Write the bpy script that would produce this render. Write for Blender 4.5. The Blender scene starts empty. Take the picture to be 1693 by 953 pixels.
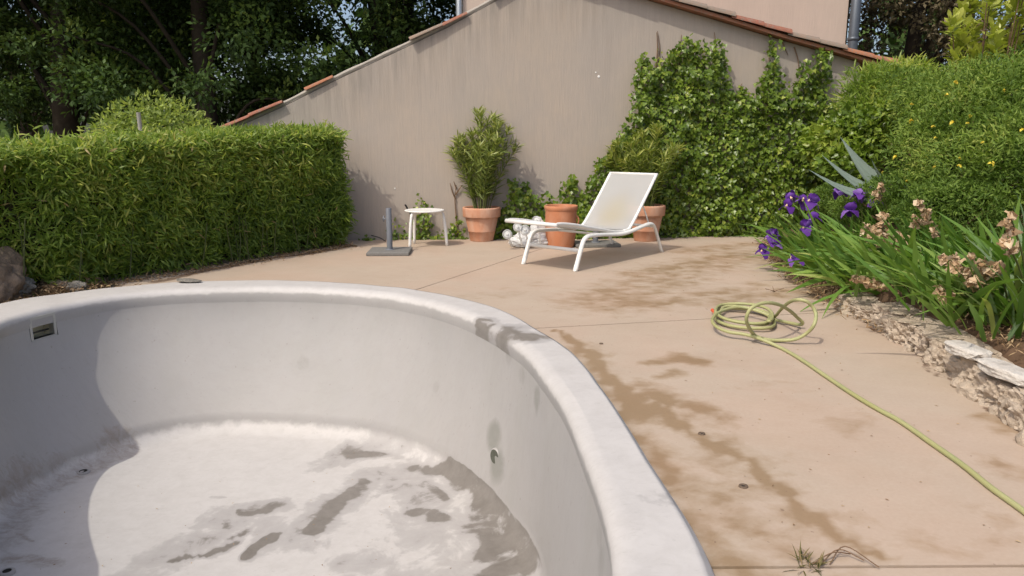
import bpy, math, random
import numpy as np
from mathutils import Vector, noise as mnoise

# ------------------------------------------------------------------ camera, sky, sun, exposure
scene = bpy.context.scene
col = scene.collection
CAM_H = 1.4
FOCAL = 1231.0 / 1693.0            # focal length over image width
PITCH = math.atan(246 / 1231.0)
cam = bpy.data.cameras.new('camera')
cam_o = bpy.data.objects.new('camera', cam); col.objects.link(cam_o)
cam.sensor_width = 36.0; cam.lens = 36.0 * FOCAL
cam.clip_start = 0.05; cam.clip_end = 1500
cam_o.location = (0, 0, CAM_H)
cam_o.rotation_euler = (math.pi / 2 - PITCH, 0, 0)
scene.camera = cam_o

SUN_EL = math.radians(52)
SUN_PLAN = Vector((0.653, 0.757))               # direction the shadows fall on the ground
world = bpy.data.worlds.new('World'); scene.world = world; world.use_nodes = True
wn = world.node_tree.nodes; wl = world.node_tree.links
for n in list(wn): wn.remove(n)
sky = wn.new('ShaderNodeTexSky'); sky.sky_type = 'NISHITA'; sky.sun_disc = False
sky.sun_elevation = SUN_EL
sky.sun_rotation = math.atan2(-SUN_PLAN.x, -SUN_PLAN.y)
sky.air_density = 0.9; sky.dust_density = 4.5; sky.ozone_density = 1.0
bg = wn.new('ShaderNodeBackground'); bg.inputs['Strength'].default_value = 0.15
wo = wn.new('ShaderNodeOutputWorld')
wl.new(sky.outputs[0], bg.inputs[0]); wl.new(bg.outputs[0], wo.inputs[0])
sun = bpy.data.lights.new('sun', 'SUN'); sun.energy = 2.0; sun.angle = math.radians(0.6)
sun.color = (1.0, 0.945, 0.82)
sun_o = bpy.data.objects.new('sun', sun); col.objects.link(sun_o)
sdir = Vector((SUN_PLAN.x * math.cos(SUN_EL), SUN_PLAN.y * math.cos(SUN_EL), -math.sin(SUN_EL)))
sun_o.rotation_euler = sdir.to_track_quat('-Z', 'Y').to_euler()
sun_o.location = (-20, -20, 40)
vs = scene.view_settings
vs.view_transform = 'Standard'; vs.look = 'None'; vs.exposure = 0.34; vs.gamma = 1.0
vs.use_curve_mapping = False
scene.cycles.max_bounces = 8
scene.cycles.use_denoising = True

# ------------------------------------------------------------------ helpers
rng = np.random.default_rng(7)
random.seed(7)

def ray(px, py):
    u = (px - 846.5) / 1231.0; v = -(py - 476.5) / 1231.0
    c, s = math.cos(PITCH), math.sin(PITCH)
    return u, c + v * s, -s + v * c

def gp(px, py, z=0.0):                    # survey: point of the photograph -> place at height z
    d = ray(px, py); t = (z - CAM_H) / d[2]
    return np.array((d[0] * t, d[1] * t))

def ap(px, py, y):                        # survey: point of the photograph -> place at depth y
    d = ray(px, py); t = y / d[1]
    return np.array((d[0] * t, y, CAM_H + d[2] * t))

W0 = np.array((-2.0, 10.5)); WA = 0.108
WD = np.array((math.cos(WA), math.sin(WA))); WN = np.array((math.sin(WA), -math.cos(WA)))  # along the gable wall, out of it

def wp(px, py):                           # survey: -> (s, z) on the gable wall
    d = ray(px, py); n = WN
    t = (W0 @ n) / (d[0] * n[0] + d[1] * n[1])
    x, y = d[0] * t, d[1] * t
    return (x - W0[0]) * WD[0] + (y - W0[1]) * WD[1], CAM_H + d[2] * t

def wall3(s, z, out=0.0):
    p = W0 + WD * s + WN * out
    return (p[0], p[1], z)

def tag(o, label=None, cat=None, group=None, kind=None):
    if label: o['label'] = label
    if cat: o['category'] = cat
    if group: o['group'] = group
    if kind: o['kind'] = kind
    return o

def empty(name, loc=(0, 0, 0), rz=0.0):
    o = bpy.data.objects.new(name, None); col.objects.link(o)
    o.location = loc; o.rotation_euler = (0, 0, rz); o.empty_display_size = 0.1
    return o

def link(name, me, mat=None, parent=None, smooth=False):
    if mat is not None: me.materials.append(mat)
    if smooth:
        me.polygons.foreach_set('use_smooth', np.ones(len(me.polygons), bool))
    o = bpy.data.objects.new(name, me); col.objects.link(o)
    if parent is not None:
        o.parent = parent
        o.location = -Vector(parent.location) if parent.get('_world') else (0, 0, 0)
    return o

def wempty(name, loc):                    # empty whose children are given in world coordinates
    o = empty(name, loc); o['_world'] = 1
    return o

def mesh(name, V, F, smooth=False, attrs=None):
    me = bpy.data.meshes.new(name)
    me.from_pydata([tuple(v) for v in V], [], [tuple(f) for f in F])
    for k, a in (attrs or {}).items():
        at = me.attributes.new(k, 'FLOAT', 'POINT'); at.data.foreach_set('value', np.asarray(a, np.float32))
    me.update()
    return me

class MB:
    def __init__(s): s.v = []; s.f = []
    def add(s, V, F):
        b = len(s.v); s.v += [tuple(v) for v in V]; s.f += [tuple(i + b for i in f) for f in F]; return s
    def box(s, c, d, rz=0.0, bev=0.0):
        x, y, z = d[0] / 2, d[1] / 2, d[2] / 2
        b = min(bev, x * .9, y * .9, z * .9)
        ca, sa = math.cos(rz), math.sin(rz)
        V = []; F = []
        if b <= 0:
            for k in (-z, z):
                for (i, j) in ((-x, -y), (x, -y), (x, y), (-x, y)): V.append((i, j, k))
            F = [(3, 2, 1, 0), (4, 5, 6, 7), (0, 1, 5, 4), (1, 2, 6, 5), (2, 3, 7, 6), (3, 0, 4, 7)]
        else:
            prof = [(-z, b), (-z + b, 0), (z - b, 0), (z, b)]
            for k, o in prof:
                X, Y = x - o, y - o
                e = b * .7 if o == 0 else b * .4
                V += [(-X + e, -Y, k), (X - e, -Y, k), (X, -Y + e, k), (X, Y - e, k), (X - e, Y, k), (-X + e, Y, k), (-X, Y - e, k), (-X, -Y + e, k)]
            F = [tuple(reversed(range(8))), tuple(range(24, 32))]
            for r in range(3):
                for i in range(8):
                    F.append((r * 8 + i, r * 8 + (i + 1) % 8, r * 8 + 8 + (i + 1) % 8, r * 8 + 8 + i))
        V = [(c[0] + a * ca - q * sa, c[1] + a * sa + q * ca, c[2] + w) for a, q, w in V]
        return s.add(V, F)
    def tube(s, pts, r, n=10, closed=False, cap=True, flat=1.0):
        P = [Vector(p) for p in pts]; m = len(P)
        R = r if hasattr(r, '__len__') else [r] * m
        T = []
        for i in range(m):
            a = P[(i - 1) % m] if (closed or i > 0) else P[i]
            b = P[(i + 1) % m] if (closed or i < m - 1) else P[i]
            T.append((b - a).normalized())
        up = Vector((0, 0, 1)) if abs(T[0].z) < .9 else Vector((1, 0, 0))
        nrm = (up - T[0] * up.dot(T[0])).normalized()
        V = []
        for i in range(m):
            nrm = (nrm - T[i] * nrm.dot(T[i]))
            nrm = nrm.normalized() if nrm.length > 1e-6 else Vector((1, 0, 0))
            bi = T[i].cross(nrm)
            for k in range(n):
                a = 2 * math.pi * k / n
                V.append(P[i] + nrm * (math.cos(a) * R[i]) + bi * (math.sin(a) * R[i] * flat))
        F = []
        for i in range(m if closed else m - 1):
            j = (i + 1) % m
            for k in range(n):
                F.append((i * n + k, i * n + (k + 1) % n, j * n + (k + 1) % n, j * n + k))
        if cap and not closed:
            F.append(tuple(reversed(range(n)))); F.append(tuple((m - 1) * n + k for k in range(n)))
        return s.add(V, F)
    def lathe(s, prof, c=(0, 0, 0), n=32, cap0=False, cap1=False):
        V = []; F = []
        for r, z in prof:
            for k in range(n):
                a = 2 * math.pi * k / n
                V.append((c[0] + r * math.cos(a), c[1] + r * math.sin(a), c[2] + z))
        for i in range(len(prof) - 1):
            for k in range(n):
                F.append((i * n + k, i * n + (k + 1) % n, (i + 1) * n + (k + 1) % n, (i + 1) * n + k))
        if cap0: F.append(tuple(reversed(range(n))))
        if cap1: F.append(tuple((len(prof) - 1) * n + k for k in range(n)))
        return s.add(V, F)
    def prism(s, poly, f0, f1):           # poly of 2-D points, f0/f1 map them to the two faces
        n = len(poly)
        V = [f0(*p) for p in poly] + [f1(*p) for p in poly]
        F = [tuple(range(n)), tuple(reversed(range(n, 2 * n)))]
        for i in range(n):
            j = (i + 1) % n
            F.append((i, i + n, j + n, j))
        return s.add(V, F)
    def build(s, name, mat, parent=None, smooth=False):
        return link(name, mesh(name, s.v, s.f), mat, parent, smooth)

def smooth_path(pts, k=6, closed=False):
    P = [np.array(p, float) for p in pts]; n = len(P); out = []
    rngi = range(n if closed else n - 1)
    for i in rngi:
        p0 = P[(i - 1) % n] if (closed or i > 0) else 2 * P[0] - P[1]
        p1 = P[i]; p2 = P[(i + 1) % n]
        p3 = P[(i + 2) % n] if (closed or i < n - 2) else 2 * P[-1] - P[-2]
        for j in range(k):
            t = j / k
            out.append(.5 * ((2 * p1) + (-p0 + p2) * t + (2 * p0 - 5 * p1 + 4 * p2 - p3) * t * t + (-p0 + 3 * p1 - 3 * p2 + p3) * t ** 3))
    if not closed: out.append(P[-1])
    return out

def rock_mesh(name, size, seed, sub=3, rough=0.25, fine=0.06, flat_top=0.0, boxy=0.0):
    import bmesh
    bm = bmesh.new(); bmesh.ops.create_icosphere(bm, subdivisions=sub, radius=1.0)
    off = Vector((seed * 3.17, seed * 1.7, seed * .9))
    for v in bm.verts:
        d = v.co.normalized()
        if boxy > 0:
            m = max(abs(d.x), abs(d.y), abs(d.z)); d = d.lerp(d / m, boxy)
        r = 1 + rough * mnoise.noise(d * 1.3 + off) + rough * .6 * mnoise.noise(d * 3.1 + off) + fine * mnoise.noise(d * 7 + off) + fine * .8 * mnoise.noise(d * 15 + off)
        c = d * r
        if flat_top and c.z > flat_top: c.z = flat_top + (c.z - flat_top) * .15
        v.co = Vector((c.x * size[0], c.y * size[1], c.z * size[2]))
    me = bpy.data.meshes.new(name); bm.to_mesh(me); bm.free()
    return me

# ---- leaves: every leaf is a small bent surface
T_BLADE = (np.array([(0, 0, 0), (.35, .5, -.02), (.35, -.5, -.02), (.7, .36, -.1), (.7, -.36, -.1), (1, 0, -.24)], float),
           [(0, 2, 1), (1, 2, 4, 3), (3, 4, 5)])
T_RHOMB = (np.array([(0, 0, 0), (.45, .5, .06), (.45, -.5, .06), (1, 0, -.08)], float), [(0, 2, 3), (0, 3, 1)])
T_IVY = (np.array([(0, 0, 0), (-.08, .36, .05), (.3, .55, .10), (.52, .27, .04), (1, 0, -.06), (.52, -.27, .04), (.3, -.55, .10), (-.08, -.36, .05)], float),
         [(0, 4, 3, 2, 1), (0, 7, 6, 5, 4)])
T_OVAL = (np.array([(0, 0, 0), (.25, .4, .03), (.25, -.4, .03), (.6, .5, 0), (.6, -.5, 0), (.85, .3, -.06), (.85, -.3, -.06), (1, 0, -.12)], float),
          [(0, 2, 1), (1, 2, 4, 3), (3, 4, 6, 5), (5, 6, 7)])

def unit(a):
    return a / np.maximum(np.linalg.norm(a, axis=-1, keepdims=True), 1e-9)

def leaves(name, P, D, Nr, L, Wd, mat, parent=None, tmpl=T_BLADE, tone=None):
    P = np.asarray(P, float); n = len(P)
    D = unit(np.asarray(D, float)); Nr = np.asarray(Nr, float)
    S = np.cross(D, Nr); S = unit(S + 1e-6); N2 = np.cross(S, D)
    L = np.broadcast_to(np.asarray(L, float), (n,)); Wd = np.broadcast_to(np.asarray(Wd, float), (n,))
    tv, tf = tmpl; k = len(tv)
    V = (P[:, None] + D[:, None] * (tv[None, :, 0:1] * L[:, None, None]) + S[:, None] * (tv[None, :, 1:2] * Wd[:, None, None])
         + N2[:, None] * (tv[None, :, 2:3] * L[:, None, None])).reshape(-1, 3)
    loops = np.concatenate([np.array(f) for f in tf]); sizes = np.array([len(f) for f in tf])
    LI = (loops[None, :] + (np.arange(n) * k)[:, None]).reshape(-1)
    ST = np.tile(sizes, n); LS = np.concatenate([[0], np.cumsum(ST)[:-1]])
    me = bpy.data.meshes.new(name)
    me.vertices.add(len(V)); me.vertices.foreach_set('co', V.astype(np.float32).ravel())
    me.loops.add(len(LI)); me.loops.foreach_set('vertex_index', LI.astype(np.int32))
    me.polygons.add(len(ST)); me.polygons.foreach_set('loop_start', LS.astype(np.int32))
    try: me.polygons.foreach_set('loop_total', ST.astype(np.int32))
    except Exception: pass
    if tone is None: tone = rng.random(n)
    at = me.attributes.new('tone', 'FLOAT', 'POINT'); at.data.foreach_set('value', np.repeat(tone, k).astype(np.float32))
    me.update(calc_edges=True); me.validate()
    return link(name, me, mat, parent)

def rdir(n):
    return unit(rng.normal(size=(n, 3)))

def in_poly(x, y, poly):
    c = np.zeros(len(x), bool); n = len(poly)
    for i in range(n):
        x0, y0 = poly[i]; x1, y1 = poly[(i + 1) % n]
        cond = (y0 > y) != (y1 > y)
        xi = (x1 - x0) * (y - y0) / ((y1 - y0) if y1 != y0 else 1e-9) + x0
        c ^= cond & (x < xi)
    return c

def seg_dist(P, a, b):
    a = np.asarray(a, float); b = np.asarray(b, float); d = b - a; L2 = max(d @ d, 1e-9)
    t = np.clip(((P - a) @ d) / L2, 0, 1)
    return np.linalg.norm(P - (a + t[:, None] * d), axis=1)

def nv(v): return Vector((mnoise.noise(v), mnoise.noise(v + Vector((31.7, 12.3, 5.1))), 0))

def field(P, caps, to, warp=1.0):                   # caps: (list of points, radius m, strength)
    out = np.zeros(len(P)); Wp = np.empty_like(P)
    for i, p in enumerate(P):
        v = Vector((p[0], p[1], 0)); a = nv(v * 2.1) * .10 + nv(v * 6.0 + Vector((9, 2, 5))) * .05 + nv(v * 15.0 + Vector((1, 7, 3))) * .02
        Wp[i] = p[0] + a.x * warp, p[1] + a.y * warp
    P = Wp
    for pts, r, s in caps:
        Q = [to(*p) for p in pts]
        if len(Q) == 1: Q = Q * 2
        d = np.min([seg_dist(P, Q[i], Q[i + 1]) for i in range(len(Q) - 1)], axis=0)
        out = np.maximum(out, s * np.clip(1.35 - d / r, 0, 1))
    return out

# ------------------------------------------------------------------ materials
class NT:
    def __init__(s, name):
        s.m = bpy.data.materials.new(name); s.m.use_nodes = True
        s.t = s.m.node_tree; s.n = s.t.nodes
        for x in list(s.n): s.n.remove(x)
        s.out = s.n.new('ShaderNodeOutputMaterial')
    def node(s, ty, ins=None, **kw):
        x = s.n.new(ty)
        for k, v in kw.items(): setattr(x, k, v)
        for k, v in (ins or {}).items():
            if hasattr(v, 'is_output') or isinstance(v, bpy.types.NodeSocket): s.t.links.new(v, x.inputs[k])
            else: x.inputs[k].default_value = v
        return x
    def coord(s, scale=(1, 1, 1), loc=(0, 0, 0), rot=(0, 0, 0)):
        tc = s.node('ShaderNodeTexCoord')
        return s.node('ShaderNodeMapping', {'Vector': tc.outputs['Object'], 'Scale': scale, 'Location': loc, 'Rotation': rot}).outputs[0]
    def noise(s, vec, scale, detail=6, rough=.55, dist=0.0):
        return s.node('ShaderNodeTexNoise', {'Vector': vec, 'Scale': scale, 'Detail': detail, 'Roughness': rough, 'Distortion': dist}).outputs['Fac']
    def ramp(s, fac, stops, interp='LINEAR'):
        r = s.node('ShaderNodeValToRGB', {'Fac': fac}); cr = r.color_ramp; cr.interpolation = interp
        while len(cr.elements) < len(stops): cr.elements.new(.5)
        for e, (p, c) in zip(cr.elements, stops):
            e.position = p; e.color = (c, c, c, 1) if not hasattr(c, '__len__') else (*c, 1)
        return r.outputs[0]
    def mix(s, fac, a, b, mode='MIX'):
        x = s.node('ShaderNodeMix', data_type='RGBA', blend_type=mode)
        for i, v in ((0, fac), (6, a), (7, b)):
            if isinstance(v, bpy.types.NodeSocket): s.t.links.new(v, x.inputs[i])
            else: x.inputs[i].default_value = v if i == 0 else (*v, 1)
        return x.outputs[2]
    def math(s, op, a, b=0.0, clamp=False):
        x = s.node('ShaderNodeMath', operation=op, use_clamp=clamp)
        for i, v in ((0, a), (1, b)):
            if isinstance(v, bpy.types.NodeSocket): s.t.links.new(v, x.inputs[i])
            else: x.inputs[i].default_value = v
        return x.outputs[0]
    def attr(s, name):
        return s.node('ShaderNodeAttribute', attribute_name=name).outputs['Fac']
    def bump(s, h, strength=.3, dist=.01, normal=None):
        ins = {'Height': h, 'Strength': strength, 'Distance': dist}
        if normal is not None: ins['Normal'] = normal
        return s.node('ShaderNodeBump', ins).outputs[0]
    def principled(s, color, rough=.6, spec=.3, normal=None, **kw):
        ins = {'Base Color': color if isinstance(color, bpy.types.NodeSocket) else (*color, 1), 'Roughness': rough, 'Specular IOR Level': spec}
        if normal is not None: ins['Normal'] = normal
        ins.update(kw)
        return s.node('ShaderNodeBsdfPrincipled', ins).outputs[0]
    def done(s, shader):
        s.t.links.new(shader, s.out.inputs['Surface']); return s.m

def simple(name, c, rough=.6, spec=.3, var=.12, scale=20, bump=.0, metallic=0.0):
    t = NT(name); v = t.coord()
    n = t.noise(v, scale, 5)
    colr = t.mix(n, tuple(x * (1 - var) for x in c), tuple(min(1, x * (1 + var)) for x in c))
    nm = t.bump(t.noise(v, scale * 4, 4), bump, .005) if bump else None
    return t.done(t.principled(colr, rough, spec, nm, Metallic=metallic))

def leafmat(name, stops, rough=.5, spec=.25, trans=.35, tcol=(1.35, 1.4, .7)):
    t = NT(name); a = t.attr('tone')
    c = t.ramp(a, stops)
    p = t.principled(c, rough, spec)
    tc = t.mix(1.0, c, tcol, 'MULTIPLY')
    tr = t.node('ShaderNodeBsdfTranslucent', {'Color': tc}).outputs[0]
    m = t.node('ShaderNodeMixShader', {0: trans, 1: p, 2: tr}).outputs[0]
    return t.done(m)

M = {}
# terrace concrete with damp stains and bare trowel marks
def m_terrace():
    t = NT('terrace_concrete'); v = t.coord(); v2 = t.coord(scale=(1, 1.25, 1), rot=(0, 0, .7))
    big = t.noise(v, .7, 4, .6); mid = t.noise(v2, 3.2, 8, .62, .2); fine = t.noise(v, 55, 5, .6); grit = t.noise(v, 260, 3)
    c = t.mix(t.ramp(big, [(.3, 0), (.7, 1)]), (.50, .38, .295), (.47, .37, .29))
    c = t.mix(t.ramp(mid, [(.35, 0), (.7, 1)]), c, (.52, .41, .325))
    c = t.mix(t.math('MULTIPLY', t.ramp(t.noise(v2, 1.6, 7, .65, .2), [(.48, 0), (.68, 1)]), .28), c, (.38, .27, .185))
    c = t.mix(t.math('MULTIPLY', t.ramp(fine, [(.3, 0), (.75, 1)]), .25), c, (.36, .26, .19))
    w = t.attr('wet'); wn_ = t.noise(v2, 5.5, 9, .62, .25); wn2 = t.noise(v, 1.4, 5, .6)
    f = t.math('ADD', w, t.math('MULTIPLY', t.math('SUBTRACT', wn_, .5), 1.35))
    f = t.math('ADD', f, t.math('MULTIPLY', t.math('SUBTRACT', wn2, .5), .5))
    soft = t.ramp(f, [(.26, 0), (.75, .85)]); hard = t.ramp(f, [(.48, 0), (.72, 1)])
    c = t.mix(1.0, c, (.835, .865, .865), 'MULTIPLY')
    pink = t.noise(v, .9, 5, .6, .5)
    c = t.mix(t.math('MULTIPLY', t.ramp(pink, [(.42, 0), (.62, 1)]), .5), c, t.mix(1.0, c, (1.06, .97, .95), 'MULTIPLY'))
    c = t.mix(soft, c, t.mix(1.0, c, (.72, .64, .50), 'MULTIPLY'))
    c = t.mix(t.math('MULTIPLY', hard, .6), c, t.mix(1.0, c, (.80, .74, .66), 'MULTIPLY'))
    d = t.attr('dirt'); dn = t.noise(v, 30, 7, .7)
    df = t.ramp(t.math('ADD', d, t.math('MULTIPLY', t.math('SUBTRACT', dn, .5), .9)), [(.42, 0), (.6, .8)])
    c = t.mix(df, c, (.11, .065, .04))
    sp = t.ramp(t.noise(v, 38, 2, .4), [(.735, 0), (.76, .55)])
    c = t.mix(sp, c, (.16, .10, .07))
    r = t.mix(hard, (.78,) * 3, (.52,) * 3)
    nm = t.bump(fine, .10, .004); nm = t.bump(grit, .12, .002, nm); nm = t.bump(mid, .12, .012, nm)
    return t.done(t.principled(c, r, .3, nm))
M['terrace'] = m_terrace()

def m_pool():
    t = NT('pool_plaster'); v = t.coord()
    big = t.noise(v, 1.1, 5, .6); st = t.noise(t.coord(scale=(1, 1, .25)), 4, 7, .6); fine = t.noise(v, 45, 6, .65)
    c = t.mix(t.ramp(big, [(.3, 0), (.7, 1)]), (.45, .435, .415), (.415, .405, .39))
    c = t.mix(t.math('MULTIPLY', t.ramp(st, [(.45, 0), (.75, 1)]), .45), c, (.385, .38, .345))
    brush = t.noise(t.coord(scale=(1, 4, 1), rot=(0, 0, .6)), 7, 8, .7, .8)
    c = t.mix(t.math('MULTIPLY', t.ramp(brush, [(.5, 0), (.72, 1)]), .35), c, (.36, .35, .335))
    sp = t.ramp(t.noise(v, 26, 2, .5), [(.72, 0), (.75, .5)])
    c = t.mix(sp, c, (.28, .26, .23))
    w = t.attr('wet'); n1 = t.noise(v, 3.4, 9, .62, .7); n2 = t.noise(v, 11, 6, .6)
    f = t.math('ADD', w, t.math('MULTIPLY', t.math('SUBTRACT', n1, .5), 1.25))
    f = t.math('ADD', f, t.math('MULTIPLY', t.math('SUBTRACT', n2, .5), .45))
    halo = t.ramp(f, [(.24, 0), (.36, .55), (.55, .75)]); dark = t.ramp(f, [(.56, 0), (.70, 1)])
    fl = t.attr('floor')
    c = t.mix(t.math('MULTIPLY', t.ramp(t.math('ADD', fl, t.math('MULTIPLY', t.math('SUBTRACT', n2, .5), .8)), [(.4, 0), (.7, 1)]), .8), c, (.68, .66, .63))
    c = t.mix(t.math('MULTIPLY', halo, 1.0), c, (.41, .395, .38))
    c = t.mix(dark, c, t.mix(n2, (.17, .155, .135), (.27, .25, .225)))
    g = t.attr('green'); gf = t.ramp(t.math('ADD', g, t.math('MULTIPLY', t.math('SUBTRACT', n1, .5), .9)), [(.35, 0), (.75, .7)])
    c = t.mix(gf, c, (.24, .245, .21))
    d = t.attr('dirt'); dn = t.noise(t.coord(scale=(1, 1.6, 1)), 13, 8, .75, .6)
    df = t.ramp(t.math('ADD', d, t.math('MULTIPLY', t.math('SUBTRACT', dn, .5), 1.1)), [(.40, 0), (.85, .75)])
    c = t.mix(df, c, (.25, .185, .125))
    mot = t.noise(v, 9, 9, .72, .4); mot2 = t.noise(t.coord(scale=(1.0, 2.6, 1), rot=(0, 0, -.5)), 16, 8, .75, 1.2)
    c = t.mix(t.math('MULTIPLY', t.ramp(mot, [(.40, 0), (.70, 1)]), .28), c, (.40, .375, .345))
    c = t.mix(t.math('MULTIPLY', t.ramp(mot2, [(.56, 0), (.70, 1)]), .30), c, (.33, .31, .285))
    c = t.mix(1.0, c, (.77, .76, .77), 'MULTIPLY')
    r = t.mix(dark, (.62,) * 3, (.30,) * 3)
    nm = t.bump(fine, .06, .004); nm = t.bump(t.noise(v, 6, 4), .10, .02, nm)
    return t.done(t.principled(c, r, .35, nm))
M['pool'] = m_pool()

def m_stucco(name, c0, c1, stain, amount):
    t = NT(name); v = t.coord()
    streak = t.noise(t.coord(scale=(9, 9, .55)), 3.0, 7, .6); fines = t.noise(t.coord(scale=(14, 14, 1.3)), 3.0, 6, .65)
    horiz = t.noise(t.coord(scale=(2, 2, 30)), 3.0, 5, .6)
    big = t.noise(v, .55, 4, .6)
    c = t.mix(t.ramp(big, [(.35, 0), (.68, 1)]), c0, c1)
    c = t.mix(t.math('MULTIPLY', t.ramp(t.noise(v, 2.1, 8, .68), [(.42, 0), (.7, 1)]), .4), c, stain)
    c = t.mix(t.math('MULTIPLY', t.ramp(streak, [(.42, 0), (.72, 1)]), amount), c, stain)
    c = t.mix(t.math('MULTIPLY', t.ramp(fines, [(.45, 0), (.7, 1)]), amount * 1.2), c, stain)
    g = t.attr('grime'); gs = t.noise(t.coord(scale=(5, 5, .35)), 3.0, 6, .62)
    gf = t.math('MULTIPLY', g, t.ramp(gs, [(.36, 0), (.66, 1)]))
    c = t.mix(t.math('MULTIPLY', gf, .55), c, (.20, .18, .155))
    c = t.mix(1.0, c, (.82, .845, .865), 'MULTIPLY')
    nm = t.bump(fines, .4, .010); nm = t.bump(horiz, .12, .006, nm); nm = t.bump(t.noise(v, 90, 4), .25, .004, nm)
    return t.done(t.principled(c, .9, .15, nm))
M['stucco'] = m_stucco('gable_stucco', (.50, .405, .325), (.45, .385, .335), (.40, .35, .305), .30)
M['stucco2'] = m_stucco('house_stucco', (.60, .47, .385), (.56, .445, .37), (.50, .40, .33), .25)

def m_tile(name, a, b, lich):
    t = NT(name); v = t.coord()
    c = t.mix(t.ramp(t.noise(v, 9, 6, .6), [(.3, 0), (.7, 1)]), a, b)
    c = t.mix(t.ramp(t.noise(v, 22, 7, .7), [(.5, 0), (.62, lich)]), c, (.20, .185, .16))
    return t.done(t.principled(c, .85, .2, t.bump(t.noise(v, 70, 5), .3, .005)))
M['tile_red'] = m_tile('tile_red', (.30, .125, .08), (.24, .10, .07), .7)
M['tile_orange'] = m_tile('tile_orange', (.36, .155, .085), (.30, .13, .075), .55)
M['tile_grey'] = m_tile('tile_grey', (.27, .19, .145), (.22, .18, .145), .9)
M['mortar'] = simple('verge_mortar', (.36, .33, .29), .9, .1, .25, 12, .3)

def m_terracotta(name, a, b, bloom):
    t = NT(name); v = t.coord()
    c = t.mix(t.ramp(t.noise(v, 6, 6, .6), [(.3, 0), (.7, 1)]), a, b)
    c = t.mix(t.ramp(t.noise(t.coord(scale=(1, 1, .4)), 5, 7, .65), [(.45, 0), (.75, bloom)]), c, (.62, .46, .36))
    c = t.mix(t.ramp(t.noise(v, 30, 5), [(.6, 0), (.8, .4)]), c, (.30, .16, .10))
    return t.done(t.principled(c, .8, .25, t.bump(t.noise(v, 60, 4), .15, .003)))
M['terracotta'] = m_terracotta('terracotta_pale', (.52, .255, .155), (.46, .225, .135), .65)
M['terracotta2'] = m_terracotta('terracotta_red', (.47, .19, .095), (.40, .16, .08), .25)
M['white'] = simple('white_enamel', (.74, .73, .70), .38, .45, .07, 14)
def m_sling():
    t = NT('sling_mesh'); v = t.coord()
    w1 = t.noise(v, 3.5, 4); y = t.attr('yellow')
    c = t.mix(w1, (.54, .535, .53), (.59, .585, .575))
    yf = t.ramp(t.math('ADD', y, t.math('MULTIPLY', t.math('SUBTRACT', t.noise(v, 7, 5), .5), .35)), [(.15, 0), (.95, .55)])
    c = t.mix(yf, c, (.56, .48, .32))
    p = t.principled(c, .7, .2, t.bump(t.node('ShaderNodeTexWave', {'Vector': v, 'Scale': 160.0}).outputs['Fac'], .1, .002))
    tr = t.node('ShaderNodeBsdfTranslucent', {'Color': c}).outputs[0]
    m = t.node('ShaderNodeMixShader', {0: .3, 1: p, 2: tr}).outputs[0]
    tp = t.node('ShaderNodeBsdfTransparent').outputs[0]
    return t.done(t.node('ShaderNodeMixShader', {0: .34, 1: m, 2: tp}).outputs[0])
M['sling'] = m_sling()
M['granite'] = simple('grey_granite', (.17, .165, .155), .75, .3, .35, 60, .15)
M['slate_paint'] = simple('slate_grey_paint', (.145, .155, .175), .5, .35, .12, 20)
M['dark_plastic'] = simple('black_plastic', (.02, .02, .02), .4, .4, .2)
M['soil'] = simple('soil', (.12, .075, .048), .95, .1, .45, 16, .6)
M['dry'] = leafmat('dry_leaf', [(0, (.20, .12, .065)), (.5, (.34, .23, .13)), (1, (.46, .34, .20))], .8, .1, .15, (1, 1, 1))
M['wilt'] = leafmat('wilted_petal', [(0, (.38, .24, .13)), (.5, (.56, .40, .25)), (1, (.68, .54, .38))], .8, .1, .25, (1, 1, 1))
M['petal'] = leafmat('purple_petal', [(0, (.075, .02, .19)), (.6, (.15, .05, .34)), (1, (.30, .17, .52))], .6, .2, .3, (1.1, .9, 1.2))
M['petal_pale'] = simple('cream_beard', (.65, .48, .28), .7, .1)
M['yellow'] = leafmat('yellow_petal', [(0, (0.8, 0.62, 0.05)), (1, (0.88, 0.76, 0.16))], .6, .2, .3, (1, 1, 1))
M['bark'] = simple('dark_bark', (.045, .037, .028), .95, .1, .5, 9, .8)
M['stem'] = simple('green_stem', (.13, .15, .05), .6, .2, .3, 15)
M['culm'] = simple('bamboo_culm', (.07, .085, .03), .6, .2, .3, 15)
M['twig'] = simple('brown_twig', (.17, .11, .07), .85, .1, .35, 20)
M['bamboo_leaf'] = leafmat('bamboo_leaf', [(0, (0.075, 0.13, 0.02)), (0.45, (0.155, 0.235, 0.038)), (0.85, (0.27, 0.36, 0.062)), (0.97, (0.4, 0.42, 0.1)), (1, (0.46, 0.34, 0.17))], .42, .35, .5)
M['hedge_core'] = simple('hedge_dark_core', (.03, .028, .014), .95, .05, .5, 12, .8)
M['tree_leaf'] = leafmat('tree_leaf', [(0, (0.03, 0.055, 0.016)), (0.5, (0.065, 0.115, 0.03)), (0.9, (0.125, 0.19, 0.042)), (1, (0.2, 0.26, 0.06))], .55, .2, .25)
M['tree_leaf2'] = leafmat('tree_leaf_olive', [(0, (0.061, 0.053, 0.031)), (0.5, (0.133, 0.11, 0.062)), (1, (0.267, 0.208, 0.137))], .6, .2, .2)
M['bright_leaf'] = leafmat('bright_leaf', [(0, (0.172, 0.245, 0.076)), (1, (0.406, 0.476, 0.147))], .5, .2, .4)
M['ivy_leaf'] = leafmat('ivy_leaf', [(0, (0.05, 0.095, 0.012)), (0.5, (0.12, 0.19, 0.024)), (0.85, (0.21, 0.29, 0.038)), (1, (0.33, 0.38, 0.07))], .34, .45, .35)
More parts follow.
